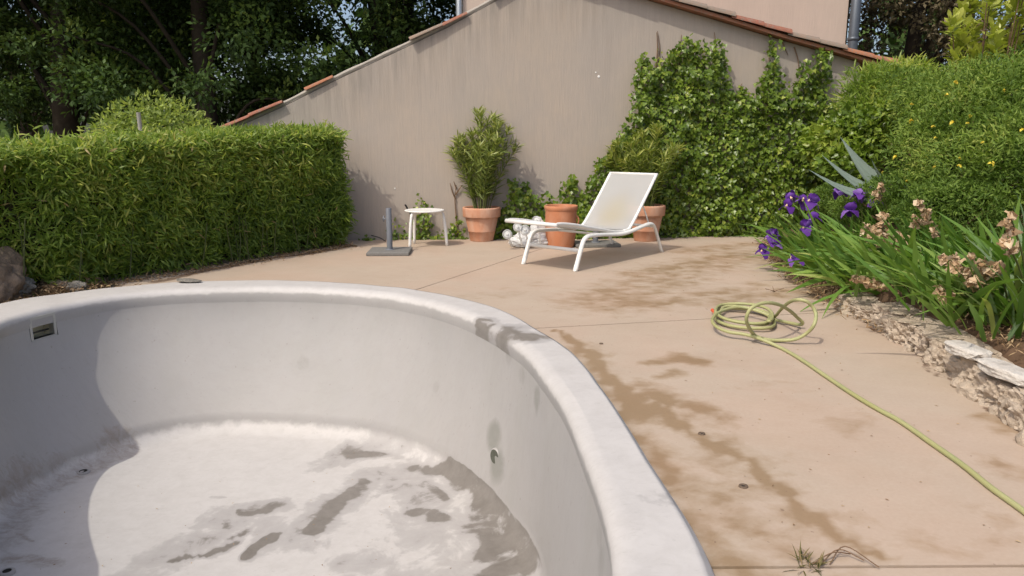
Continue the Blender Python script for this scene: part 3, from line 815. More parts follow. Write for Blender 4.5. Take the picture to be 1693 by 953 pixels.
# ------------------------------------------------------------------ taller house behind
def build_house():
    h = tag(empty('house'), 'taller pale stucco house rising behind the gable roof', 'house')
    y0 = 13.6
    xl = ap(765, 10, y0)[0]; xr = ap(1400, 40, y0 + .2)[0]
    V = []; A = []
    for i in range(40):
        for j in range(20): V.append((xl + (xr - xl) * i / 39, y0 + (i / 39) * .2, -.1 + 6.4 * j / 19)); A.append(0)
    F = [(i * 20 + j, (i + 1) * 20 + j, (i + 1) * 20 + j + 1, i * 20 + j + 1) for i in range(39) for j in range(19)]
    link('wall', mesh('wall', V, F, attrs={'grime': A}), M['stucco2'], h)
    b = MB(); b.add([(xl, y0, -.1), (xl, y0, 6.3), (xl - .3, y0 + 7, 6.3), (xl - .3, y0 + 7, -.1), (xr, y0 + .2, -.1), (xr, y0 + .2, 6.3), (xr - .3, y0 + 7, 6.3), (xr - .3, y0 + 7, -.1)], [(0, 1, 2, 3), (4, 7, 6, 5), (2, 6, 7, 3)])
    b.build('side_wall', M['stucco2'], h)
    b = MB(); c = (xl + xr) / 2
    b.add([(xl - .4, y0 - .4, 6.2), (xr + .4, y0 - .2, 6.2), (xr + .2, y0 + 7.4, 6.2), (xl - .5, y0 + 7.4, 6.2), (xl - .4, y0 + 3.5, 7.4), (xr + .3, y0 + 3.6, 7.4)],
          [(0, 1, 5, 4), (3, 4, 5, 2), (0, 4, 3), (1, 2, 5), (0, 3, 2, 1)])
    b.build('roof', M['roof'], h)
    for x, y, r, mt in ((xl - .06, y0 - .06, .055, 'zinc'), (xr + .10, y0 + .12, .085, 'zinc_dark')):
        b = MB(); b.tube([(x, y, 0), (x, y, 6.2)], r, 16)
        o = b.build('downpipe', M[mt], h, True)
        for z in (3.05, 3.35):
            b = MB(); b.lathe([(r + .001, -.03), (r + .014, -.025), (r + .014, .025), (r + .001, .03)], (x, y, z if mt == 'zinc' else z - .22), 16); b.build('pipe_collar', M[mt], o, True)
    b = MB(); b.box((xr + .02, y0 + .28, 3.1), (.05, .06, 6.2)); b.build('corner_shade_strip', M['cavity'], h)  # solid dark strip standing in for shade between wall and pipe
build_house()

# ------------------------------------------------------------------ planting bed
def build_bed():
    ys = np.linspace(-1, 11.05, 140); nu = 40
    V = []
    for y in ys:
        x0 = float(bed_x(y))
        for j in range(nu):
            u = (j / (nu - 1)) ** 1.6 * 6.5
            hgt = .21 * (1 if y < 6.0 else max(.35, 1 - (y - 6.0) / 2.0))
            wid = .06 if y < 6.0 else .45
            z = -.03 + (hgt + .03) * min(1, max(0, (u - (.14 if y < 6 else 0)) / wid)) + .05 * u
            z += .03 * mnoise.noise(Vector((x0 + u, y, 0)) * 3) + .012 * mnoise.noise(Vector((x0 + u, y, 4)) * 14)
            V.append((x0 + u + .02, y, z))
    F = [(i * nu + j, i * nu + j + 1, (i + 1) * nu + j + 1, (i + 1) * nu + j) for i in range(len(ys) - 1) for j in range(nu - 1)]
    o = link('planting_bed', mesh('planting_bed', V, F), M['soil'], None, True); tag(o, kind='structure')
build_bed()
def bed_z(x, y):
    x0 = float(bed_x(y)); u = max(0, x - x0)
    hgt = .21 * (1 if y < 6.0 else max(.35, 1 - (y - 6.0) / 2.0)); wid = .06 if y < 6 else .45
    return -.03 + (hgt + .03) * min(1, max(0, (u - (.14 if y < 6 else 0)) / wid)) + .05 * u

def build_edging():
    w = tag(empty('stone_edging'), 'rough low wall of tan stone holding the iris bed', 'stone wall')
    y = 6.25; i = 0
    while y > 1.2:
        ln = random.uniform(.34, .5) if y > 3 else .5
        x = float(bed_x(y - ln / 2)) + .13; sc = .65 if y > 5.6 else 1.0
        me = rock_mesh('stone', (.15 * random.uniform(.92, 1.1), ln * .60, .185 * sc * random.uniform(.88, 1.08)), i + 1, 5 if y > 2.5 else 3, .26, .16, .62, .55)
        o = link('stone', me, M['rock'], w); o.location = (x + random.uniform(-.02, .02), y - ln / 2, .05 * sc)
        dx = float(bed_x(y)) - float(bed_x(y - ln)); o.rotation_euler = (random.uniform(-.06, .06), random.uniform(-.08, .08), -math.atan2(dx, ln) + random.uniform(-.08, .08))
        y -= ln * .86; i += 1
    # rubble at the foot
    for k in range(26):
        yy = random.uniform(2.7, 6.2); xx = float(bed_x(yy)) + random.uniform(-.05, .03); r = random.uniform(.02, .055)
        o = link('stone', rock_mesh('stone', (r, r * 1.3, r), 60 + k, 2, .3, .1), M['rock'], w); o.location = (xx, yy, r * .35)
    for px, py, sx, sy in ((1600, 575, .075, .13), (1672, 612, .075, .19)):
        p = gp(px, py, .23)
        me = rock_mesh('cap_stone', (sx, sy, .035), 40 + sx * 100, 3, .16, .08, .7, .6)
        o = link('cap_stone', me, M['rock_white'], w); o.location = (p[0], p[1], .215); o.rotation_euler = (.03, .05, .15)
build_edging()

# ------------------------------------------------------------------ hedge
def build_hedge():
    h = tag(wempty('hedge', (HA[0] + HD[0] * 3, HA[1] + HD[1] * 3, 0)), 'clipped bamboo hedge running along the terrace beside the pool', 'hedge')
    Ln = float(np.linalg.norm(HB - HA)); TK = 1.05
    def htop(u): return 1.535 - .052 * u
    def P3(u, d, z): q = HA + HD * u - HN * d; return np.array((q[0], q[1], z))   # d: into the hedge
    # core: solid dark filler for the shaded, twiggy inside
    V = []; F = []; nu = 40
    sec = [(.30, .02), (.17, .5), (.16, -.33), (.30, -.20), (TK - .30, -.20), (TK - .16, -.33), (TK - .16, .2)]
    for i in range(nu):
        u = .22 + (Ln - .22) * i / (nu - 1)
        for d, z in sec:
            zz = z if z > 0 else htop(u) + z
            V.append(P3(u, d + (.5 * min(1, max(0, (u - 3.75) / .45)) if d < .4 else 0) + .05 * mnoise.noise(Vector((u * 2, d, zz))), zz + .04 * mnoise.noise(Vector((u * 3, d, zz + 5)))))
    m = len(sec)
    for i in range(nu - 1):
        for k in range(m): F.append((i * m + k, i * m + (k + 1) % m, (i + 1) * m + (k + 1) % m, (i + 1) * m + k))
    F += [tuple(range(m)), tuple((nu - 1) * m + k for k in reversed(range(m)))]
    link('core', mesh('core', V, F), M['hedge_core'], h)
    # culms at the foot
    b = MB()
    for k in range(80):
        u = random.uniform(.03, Ln); d = random.uniform(.02, .35); q = P3(u, d, -.06); r = P3(u + random.uniform(-.12, .12), d + random.uniform(-.06, .1), random.uniform(.4, .8))
        b.tube([q, (q + r) / 2 + np.array((random.uniform(-.02, .02), 0, 0)), r], [.008, .007, .005], 5)
    b.build('culms', M['culm'], h)['kind'] = 'stuff'
    # leaf sprays
    P = []; N = []; RN = []
    def spray(c, out, k, bright):
        o_ = unit(out); axis = rng.normal(size=3); axis = unit(axis - o_ * (axis @ o_) + o_ * .55 + np.array((0, 0, -.12)))
        for _ in range(k):
            d = unit(axis + rng.normal(size=3) * .75 + np.array((0, 0, -.05)))
            P.append(c + rng.normal(size=3) * .035); N.append(d); RN.append(np.clip(rng.normal(bright, .2), 0, .96) if rng.random() > .006 else 1.0)
    hn3 = np.array((HN[0], HN[1], 0)); hd3 = np.array((HD[0], HD[1], 0))
    def bulge(u, z): return .09 * mnoise.noise(Vector((u * 1.1, z * 1.1, 2))) + .07 * mnoise.noise(Vector((u * 3.3, z * 3.3, 7)))
    for _ in range(6800):                                           # front face, leaf tone painted lighter toward the sunlit top
        u = Ln * rng.random(); t = htop(u); z = .05 + (t - .05) * rng.random() ** .92
        if z < .2 and rng.random() < .3 - z: continue
        d = .06 + .55 * min(1, max(0, (u - 3.75) / .45)) + bulge(u, z) + abs(rng.normal()) * .05 + .16 * max(0, (z - (t - .16)) / .16) ** 2 + (.06 if z < .35 else 0)
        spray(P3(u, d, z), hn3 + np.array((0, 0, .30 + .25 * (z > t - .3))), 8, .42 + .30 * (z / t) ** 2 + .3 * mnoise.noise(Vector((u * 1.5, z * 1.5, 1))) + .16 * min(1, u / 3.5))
    for _ in range(3400):                                           # top, leaf tone painted paler as if sunlit
        u = Ln * rng.random(); d = .02 + (TK - .04) * rng.random()
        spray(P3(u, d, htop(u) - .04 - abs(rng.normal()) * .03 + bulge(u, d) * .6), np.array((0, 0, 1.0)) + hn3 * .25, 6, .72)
    for _ in range(1500):                                           # end by the wall
        z = .05 + 1.4 * rng.random(); d = .03 + (TK - .06) * rng.random()
        spray(P3(.06 + abs(rng.normal()) * .05 + bulge(d, z) + .12 * max(0, z - 1.2), d, z), -hd3, 5, .42)
    for _ in range(700):                                            # back
        u = Ln * rng.random(); z = .8 + .7 * rng.random()
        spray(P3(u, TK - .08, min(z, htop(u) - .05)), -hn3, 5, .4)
    for u0 in (3.05, 3.15, 3.7, 1.9):                                   # a few shoots above the clip line
        for k in range(6): spray(P3(u0 + rng.normal() * .06, .35 + rng.normal() * .1, htop(u0) + .02 + .02 * k), np.array((0, 0, 1.0)), 4, .9)
    P = np.array(P); D = np.array(N); n = len(P)
    leaves('foliage', P, D, np.array((-.25, -.35, .85)) + rng.normal(size=(n, 3)) * .45 + hn3 * .75, rng.uniform(.065, .135, n), rng.uniform(.013, .022, n), M['bamboo_leaf'], h, T_BLADE, np.array(RN))
build_hedge()

# ------------------------------------------------------------------ ivy
def ivy(name, label, polys, dens, thick, size, parent_group=None, extra_stems=(), light=0.0, lumps=1.0):
    base = np.mean([wp(*p) for p in polys[0]], axis=0); bp = wall3(base[0], 0, 0)
    o = tag(wempty(name, bp), label, 'ivy')
    if parent_group: o['group'] = parent_group
    P = []; RN = []
    for poly in polys:
        W = [wp(*p) for p in poly]; xs = [w[0] for w in W]; zs = [w[1] for w in W]
        area = (max(xs) - min(xs)) * (max(zs) - min(zs)); n = int(area * dens)
        s = rng.uniform(min(xs), max(xs), n); z = rng.uniform(min(zs), max(zs), n)
        s2 = s + rng.normal(size=n) * .035; z2 = z + rng.normal(size=n) * .035
        k = in_poly(s, z, W); s, z = s2[k], np.maximum(z2[k], .02)
        for a, b in zip(s, z):
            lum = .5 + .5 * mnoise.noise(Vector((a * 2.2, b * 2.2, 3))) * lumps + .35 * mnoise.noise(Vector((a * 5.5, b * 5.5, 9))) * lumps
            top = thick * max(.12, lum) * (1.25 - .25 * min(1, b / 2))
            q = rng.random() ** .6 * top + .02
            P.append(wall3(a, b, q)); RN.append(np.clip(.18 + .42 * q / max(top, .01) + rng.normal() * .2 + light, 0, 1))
    P = np.array(P); n = len(P)
    n3 = np.array((WN[0], WN[1], 0))
    D = np.array((0, 0, -.75)) + rng.normal(size=(n, 3)) * .5 + n3 * .25
    Nr = n3 * 1.0 + np.array((0, 0, .55)) + rng.normal(size=(n, 3)) * .38
    L = rng.uniform(size * .65, size * 1.25, n)
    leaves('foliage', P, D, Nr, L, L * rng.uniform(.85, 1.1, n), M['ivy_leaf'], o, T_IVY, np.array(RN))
    for path in extra_stems:
        b = MB()
        pts = [wall3(*wp(*p), .02 + .008 * (i % 2)) for i, p in enumerate(path)]
        pts = smooth_path(pts, 4)
        b.tube(pts, np.linspace(.011, .004, len(pts)), 5); b.build('stem', M['twig'], o)
    return o
big = [(935, 392), (948, 350), (962, 325), (985, 262), (1000, 262), (1012, 240), (1030, 205), (1040, 180), (1046, 140), (1052, 105), (1062, 92), (1075, 110), (1090, 108), (1104, 86), (1118, 78), (1130, 64), (1146, 74),
       (1168, 72), (1180, 88), (1190, 100), (1197, 140), (1206, 152), (1222, 148), (1236, 160), (1246, 170), (1250, 132), (1262, 118), (1280, 118), (1288, 140), (1294, 158), (1302, 158), (1308, 130),
       (1322, 104), (1336, 110), (1346, 140), (1350, 168), (1372, 172), (1400, 178), (1424, 186), (1470, 180), (1500, 190), (1500, 388)]
ivy('wall_ivy', 'thick green ivy covering the right half of the gable wall', [big, [(1262, 125), (1266, 66), (1274, 62), (1280, 125)], [(1336, 120), (1342, 86), (1352, 84), (1366, 112), (1366, 140), (1350, 175)], [(1176, 100), (1180, 62), (1188, 80), (1192, 110)]],
    1750, .36, .058, None,
    [[(1078, 180), (1082, 120), (1090, 85), (1086, 52)], [(1120, 150), (1124, 80), (1126, 58)], [(1268, 200), (1270, 100), (1272, 60)], [(1290, 64), (1296, 80), (1302, 92)], [(1345, 160), (1352, 110), (1346, 78)], [(1180, 160), (1182, 80), (1180, 54)], [(1312, 78), (1318, 100), (1320, 120)]])
ivy('ivy_sprigs', 'thin sprigs of ivy reaching up from the ivy top to the verge', [[(1080, 110), (1083, 56), (1089, 54), (1092, 110)], [(1048, 160), (1056, 90), (1066, 88), (1070, 140)], [(1110, 100), (1122, 66), (1130, 66), (1128, 100)], [(1212, 175), (1218, 140), (1232, 140), (1238, 180)], [(1340, 180), (1352, 120), (1368, 120), (1358, 185)]],
    180, .07, .05, None, [[(1084, 115), (1086, 80), (1085, 54)], [(1055, 165), (1060, 110), (1062, 90)], [(1225, 180), (1222, 150), (1226, 138)]], .2)
ivy('ivy_bank', 'low leafy ivy behind the terracotta pots at the wall foot', [[(800, 394), (822, 350), (838, 330), (842, 300), (850, 294), (858, 322), (862, 302), (872, 298), (880, 322), (895, 326), (901, 316), (908, 330), (922, 336), (930, 305), (942, 288), (954, 306), (966, 330), (972, 392)]],
    900, .26, .07, 'low ivy along the wall foot', [[(850, 390), (851, 330), (850, 298)], [(940, 390), (942, 330), (942, 292)]], .05)
ivy('ivy_column', 'narrow bushy ivy column behind the round white table', [[(688, 394), (686, 350), (690, 332), (697, 324), (704, 332), (710, 352), (714, 394)], [(690, 396), (690, 386), (760, 386), (768, 396)]], 1100, .14, .055, 'low ivy along the wall foot', [[(698, 392), (697, 330)]])
ivy('ivy_tuft', 'small ivy tuft behind the grey umbrella base pole', [[(646, 396), (647, 370), (652, 364), (658, 372), (660, 396)]], 1100, .10, .05, 'low ivy along the wall foot')
ivy('ivy_tuft', 'small ivy tuft between umbrella base pole and table leg', [[(662, 396), (666, 380), (672, 374), (680, 384), (680, 396)]], 1100, .10, .05, 'low ivy along the wall foot')
ivy('ivy_clump', 'ivy clump with a bare dead stem just before the oleander pot', [[(744, 396), (746, 375), (752, 362), (764, 370), (772, 396)]], 1100, .16, .055, 'low ivy along the wall foot', [[(756, 392), (754, 360), (752, 330), (754, 306)], [(753, 330), (747, 315), (744, 303)], [(753, 322), (760, 312), (764, 306)], [(754, 312), (750, 300)]])
ivy('weed_tuft', 'dark low weed at the wall foot by the hedge end', [[(596, 402), (598, 394), (606, 390), (616, 396), (618, 403)]], 900, .15, .05)
b = MB(); p0 = np.array(wall3(*wp(640, 394), .35)); b.tube(smooth_path([p0 + np.array((0, 0, -.0)), p0 + np.array((-.08, 0, .05)), p0 + np.array((-.2, .03, .08))], 5), .008, 6)
tag(b.build('irrigation_pipe', M['dark_plastic'], None, True), 'thin black pipe end lying by the wall behind the umbrella base', 'pipe')
b = MB(); p0 = np.array(wall3(*wp(680, 352), .06)); b.tube(smooth_path([p0 + np.array((.05, 0, -.35)), p0 + np.array((.02, 0, -.08)), p0 + np.array((-.06, 0, .08)), p0 + np.array((-.08, -.02, .12))], 5), .012, 6)
tag(b.build('cable_stub', M['dark_plastic'], None, True), 'black cable stub on the wall above the round table', 'cable')

# ------------------------------------------------------------------ furniture on the terrace
def build_table():
    c = (gp(680, 410) * .33 + gp(741, 407) * .33 + gp(689, 404) * .34)
    t = tag(empty('side_table', (c[0], c[1], 0)), 'small round white metal table on three legs beside the umbrella base', 'table')
    R = .262; hgt = .475
    MB().lathe([(.001, hgt - .012), (R - .02, hgt - .012), (R, hgt - .006), (R, hgt + .004), (R - .006, hgt + .009), (R - .03, hgt + .006), (.001, hgt + .004)], n=40).build('tabletop', M['white'], t, True)
    for a in (3, 128, 232):
        ca, sa = math.cos(math.radians(a)), math.sin(math.radians(a))
        prof = [(.08, hgt - .024), (.19, hgt - .024), (.222, hgt - .03), (.24, hgt - .055), (.25, hgt - .10), (.27, .24), (.288, .0)]
        pts = smooth_path([(r * ca, r * sa, z) for r, z in prof], 4)
        MB().tube(pts, .020, 10).build('leg', M['white'], t, True)
build_table()

def umbrella_base(label, cx, cy, rz, ph, w, d):
    t = tag(empty('umbrella_base', (cx, cy, 0), rz), label, 'umbrella base', 'umbrella bases on the terrace')
    MB().box((0, 0, .022), (w, d, .044), 0, .008).build('plate', M['granite'], t)
    MB().lathe([(.036, .044), (.036, ph), (.033, ph + .004), (.030, ph), (.030, .06), (.001, .06)], n=24).build('tube', M['slate_paint'], t, True)
    MB().lathe([(.062, .045), (.060, .052), (.036, .054)], n=24).build('flange', M['slate_paint'], t, True)
    b = MB(); b.tube([(-.034, -.005, ph - .13), (-.062, -.01, ph - .13)], .008, 8); k = b.build('clamp_screw', M['zinc'], t, True)
    b = MB(); b.tube([(-.062, -.01, ph - .165), (-.066, -.01, ph - .13), (-.060, -.01, ph - .09)], [.007, .012, .008], 8); b.build('knob', M['slate_paint'], k, True)
umbrella_base('grey umbrella base with upright tube on a square plate beside the round table', -1.53, 9.24, .04, .56, .52, .50)
umbrella_base('grey umbrella base half hidden behind the sun lounger', 1.12, 9.92, .1, .60, .60, .42)

def build_lounger():
    o0 = np.array((.70, 7.91)); a = np.array((.653, .757)); a = a / np.linalg.norm(a); l = np.array((-a[1], a[0]))
    t = tag(empty('sun_lounger', (o0[0] + a[0] * .93 + l[0] * .38, o0[1] + a[1] * .93 + l[1] * .38, 0)), 'white metal sun lounger with mesh sling and raised backrest', 'sun lounger')
    bx, by = t.location.x, t.location.y; Wl = .765
    def L(s, w, z): p = o0 + a * s + l * w; return (p[0] - bx, p[1] - by, z)
    fr = [(-.01, 0), (.055, .15), (.115, .285), (.15, .33), (.20, .355), (.28, .362), (.52, .35), (.81, .325), (1.0, .325), (1.18, .345), (1.40, .375), (1.54, .385), (1.62, .36), (1.68, .29), (1.77, .14), (1.85, 0)]
    for w in (.018, Wl - .018):
        MB().tube(smooth_path([L(s, w, z) for s, z in fr], 5), .026, 10, flat=.7).build('side_frame', M['white'], t, True)
    seat = [(-.32, .525), (-.27, .53), (-.15, .52), (.05, .49), (.28, .445), (.51, .405), (.75, .36), (.92, .34), (1.02, .338)]
    back = [(1.0, .345), (1.08, .352), (1.14, .385), (1.28, .52), (1.5, .755), (1.7, .975)]
    for w in (.05, Wl - .05):
        MB().tube(smooth_path([L(s, w, z) for s, z in seat], 5), .020, 10).build('seat_rail', M['white'], t, True)
        MB().tube(smooth_path([L(s, w, z) for s, z in back], 5), .019, 10).build('back_rail', M['white'], t, True)
    MB().tube([L(-.32, .03, .525), L(-.32, Wl - .03, .525)], .022, 12).build('foot_bar', M['white'], t, True)
    MB().tube([L(1.70, .035, .975), L(1.70, Wl - .035, .975)], .016, 10).build('head_bar', M['white'], t, True)
    MB().tube([L(.085, .02, .215), L(.085, Wl - .02, .215)], .02, 10, flat=.6).build('cross_bar', M['white'], t, True)
    MB().tube([L(1.60, .02, .35), L(1.60, Wl - .02, .35)], .016, 10).build('cross_bar', M['white'], t, True)
    MB().tube([L(.62, .02, .335), L(.62, Wl - .02, .335)], .014, 10).build('cross_bar', M['white'], t, True)
    for w in (.06, Wl - .06):                                   # backrest stay
        MB().tube(smooth_path([L(1.40, w, .64), L(1.50, w, .50), L(1.58, w, .37)], 3), .009, 8).build('back_stay', M['white'], t, True)
    def sling(prof, name, sag):
        prof = smooth_path([(s, 0, z) for s, z in prof], 6); V = []; Yl = []; nw = 17
        for i, p in enumerate(prof):
            for k in range(nw):
                f = k / (nw - 1); w = .052 + (Wl - .104) * f; u = i / (len(prof) - 1)
                V.append(L(p[0], w, p[2] + .008 - sag * 4 * f * (1 - f) * min(1, 6 * u * (1 - u))))
                yy = math.exp(-((f - .5) / .36) ** 2) * (math.exp(-((u - .56) / .22) ** 2) if name == 'backrest' else .35 * math.exp(-((u - .8) / .3) ** 2))
                Yl.append(yy)
        n = len(V); V += [(x, y, z - .005) for x, y, z in V]; Yl += Yl
        F = []
        for i in range(len(prof) - 1):
            for k in range(nw - 1):
                q = (i * nw + k, (i + 1) * nw + k, (i + 1) * nw + k + 1, i * nw + k + 1)
                F.append(tuple(reversed(q))); F.append(tuple(x + n for x in q))
        link(name, mesh(name, V, F, attrs={'yellow': Yl}), M['sling'], t, True)
    sling(seat, 'seat', .022); sling(back, 'backrest', .015)
    for s, w in ((-.01, .018), (-.01, Wl - .018), (1.85, .018), (1.85, Wl - .018)):
        x, y, z = L(s, w, 0); MB().lathe([(.001, 0), (.021, 0), (.022, .012), (.018, .018)], (x, y, 0), 12).build('foot_cap', M['white'], t, True)
build_lounger()

# ------------------------------------------------------------------ pots and oleanders
def pot(name, label, c, R, hgt, mat, kind):
    t = tag(empty(name, (c[0], c[1], 0)), label, 'pot', 'terracotta pots along the wall')
    if kind == 'banded':
        pr = [(.001, .0), (R * .60, 0), (R * .62, .012), (R * .70, hgt * .28), (R * .715, hgt * .285), (R * .72, hgt * .30), (R * .715, hgt * .31), (R * .86, hgt * .70), (R * .865, hgt * .715)]
        pr2 = [(R * .86, hgt * .705), (R * .97, hgt * .715), (R * .985, hgt * .74), (R, hgt * .94), (R * 1.0, hgt * .975), (R * .98, hgt), (R * .90, hgt), (R * .87, hgt * .97), (R * .85, hgt * .86)]
        MB().lathe(pr, n=40).build('body', M[mat], t, True); MB().lathe(pr2, n=40).build('rim', M[mat], t, True)
        zt = hgt * .90; rr = R * .862
    else:
        pr = [(.001, 0), (R * .80, 0), (R * .82, .015), (R * .93, hgt * .30), (R * .96, hgt * .6), (R * .955, hgt * .86), (R * .96, hgt * .88)]
        pr2 = [(R * .955, hgt * .87), (R * 1.0, hgt * .90), (R * 1.03, hgt * .94), (R * 1.02, hgt * .985), (R * .98, hgt), (R * .93, hgt * .985), (R * .91, hgt * .9), (R * .89, hgt * .6), (R * .85, hgt * .3), (.01, hgt * .28)]
        MB().lathe(pr, n=40).build('body', M[mat], t, True); MB().lathe(pr2, n=40).build('rim', M[mat], t, True)
        b = MB(); b.tube(smooth_path([(R * .93, -.05, hgt * .76), (R * 1.04, -.07, hgt * .70), (R * 1.05, -.07, hgt * .60), (R * .94, -.05, hgt * .55)], 5), .012, 8); b.build('handle', M[mat], t, True)
        return t, hgt * .3
    V = [(0, 0, zt + .02)] + [(rr * math.cos(i * math.pi / 12), rr * math.sin(i * math.pi / 12), zt) for i in range(24)]
    link('soil', mesh('soil', V, [(0, 1 + i, 1 + (i + 1) % 24) for i in range(24)]), M['soil'], t)
    return t, zt

def oleander(name, label, c, z0, stems, mat, seed, hgt, spread, lean=(0, 0)):
    r = np.random.default_rng(seed)
    t = tag(wempty(name, (c[0], c[1], z0)), label, 'shrub')
    b = MB(); P = []; D = []; Ls = []; RN = []
    def whorl(p, ax, k, ln, br):
        ph = r.random() * 6.28
        for q in range(k):
            s = unit(np.cross(ax, (.3, .5, .2))); s2 = np.cross(ax, s); an = ph + q * 6.28 / k + r.normal() * .2
            d = unit(ax * r.uniform(.45, 1.0) + (s * math.cos(an) + s2 * math.sin(an)) * r.uniform(.45, .9) + np.array((0, 0, r.uniform(-.15, .1))))
            P.append(p); D.append(d); Ls.append(ln * r.uniform(.75, 1.2)); RN.append(np.clip(br + r.normal() * .2, 0, 1))
    for i in range(stems):
        an = r.random() * 6.28; rad = r.random() ** .5
        tip = np.array((c[0] + math.cos(an) * spread * rad + lean[0], c[1] + math.sin(an) * spread * rad * .8 + lean[1], z0 + hgt * (1.0 - .36 * rad ** 1.4) * r.uniform(.72, 1.02)))
        base = np.array((c[0] + math.cos(an) * .10 * rad, c[1] + math.sin(an) * .10 * rad, z0 - .02))
        mid = base * .45 + tip * .55; mid[:2] = base[:2] * .6 + tip[:2] * .4
        path = smooth_path([base, mid, tip], 7); b.tube(path, np.linspace(.008, .003, len(path)), 5)
        path = np.array(path); m = len(path)
        for j in range(3, m):
            ax = unit(path[j] - path[j - 1]); f = j / (m - 1)
            for q in range(2):
                pp = path[j - 1] + (path[j] - path[j - 1]) * r.random()
                whorl(pp, ax, 3, .155, .25 + .35 * f)
        for q in range(3): whorl(tip - unit(path[-1] - path[-2]) * .03 * q, unit(unit(path[-1] - path[-2]) + np.array((0, 0, .4))), 5, .135, .75)
        if r.random() < .6:                                    # side shoot
            k = int(m * .6); p0 = path[k]; ax = unit(np.array((math.cos(an + r.normal()), math.sin(an + r.normal()), 1.0)))
            p1 = p0 + ax * r.uniform(.15, .3); b.tube([p0, p1], [.004, .003], 4)
            for q in range(4): whorl(p0 + (p1 - p0) * (q + 1) / 4, ax, 4, .14, .6)
    b.build('stems', M['stem'], t)
    n = len(P); leaves('foliage', P, D, np.array((0, 0, 1.0)) + r.normal(size=(n, 3)) * .4, Ls, rng.uniform(.016, .024, n), M[mat], t, T_BLADE, np.array(RN))

c1 = gp(796, 400) + np.array((0, .14)); pot('terracotta_pot', 'pale terracotta pot with thick rim right of the round table', c1, .268, .47, 'terracotta', 'banded')
oleander('oleander', 'tall dark oleander growing in the pot beside the round table', c1, .43, 25, 'oleander_leaf', 3, 1.46, .48, (.02, 0))
c2 = gp(928, 411) + np.array((0, .15)); pot('terracotta_pot', 'orange cylindrical terracotta pot without a plant behind the sun lounger foot', c2, .215, .55, 'terracotta2', 'plain')
c3 = gp(1070, 400) + np.array((0, .14)); pot('terracotta_pot', 'pale terracotta pot behind the raised backrest of the lounger', c3, .262, .50, 'terracotta', 'banded')
oleander('oleander', 'light yellowish oleander in the pot behind the lounger backrest', c3, .46, 24, 'oleander_leaf2', 5, 1.18, .56, (-.02, 0))

# ------------------------------------------------------------------ plastic bag, clear discs, board
def build_litter():
    p = gp(878, 408)
    me = rock_mesh('plastic_bag', (.27, .16, .12), 31, 5, .40, .16)
    o = link('plastic_bag', me, M['bag'], None, True); o.location = (p[0] - .02, p[1] + .02, .085); o.rotation_euler = (0, 0, .1)
    for v in me.vertices:
        if v.co.z < -.075: v.co.z = -.075 + (v.co.z + .075) * .1
    tag(o, 'crumpled white plastic bag lying under the lounger foot', 'bag')
    me = rock_mesh('plastic_bag', (.10, .10, .15), 37, 3, .35, .16); o = link('knot', me, M['bag'], o, True); o.location = (.12, .04, .13)
    labels = ['clear round plastic disc standing highest above the bag', 'clear round plastic disc lowest and outermost left of the bag', 'clear round plastic disc under the lounger foot bar', 'clear round plastic disc leaning between the other discs']
    for (px, py, r), lb in zip(((887, 365, .058), (839, 388, .062), (868, 381, .066), (856, 376, .058)), labels):
        yb = 9.62 if py < 370 else 9.5
        c = ap(px, py, yb); t = tag(wempty('lens_disc', (c[0], c[1], c[2] - r)), lb, 'disc', 'clear plastic discs by the bag')
        n = Vector((random.uniform(-.5, .2), -1, random.uniform(.1, .4))).normalized(); c = Vector(c)
        MB().tube([c - n * .02, c + n * .018, c + n * .022], [r, r, r * .88], 28, cap=False).build('rim', M['clear'], t, True)
        MB().tube([c + n * .002, c + n * .008], [r * .97, r * .5], 28).build('disc', M['clear'], t, True)
        MB().tube([c + n * .006, c + n * .03], [r * .28, r * .22], 16).build('hub', M['clear'], t, True)
        MB().tube([c - n * .015, Vector((c.x + .06, c.y + .08, .03))], [.012, .012], 8).build('stalk', M['clear'], t, True)
    q = gp(850, 402)
    b = MB(); b.box((0, 0, 0), (.42, .2, .018), 0, .004); o = b.build('board', M['twig']); o.location = (q[0] + .15, q[1] + .12, .10); o.rotation_euler = (0, -.34, .35)
    tag(o, 'brown board propped beneath the plastic bag by the pots', 'board')
build_litter()

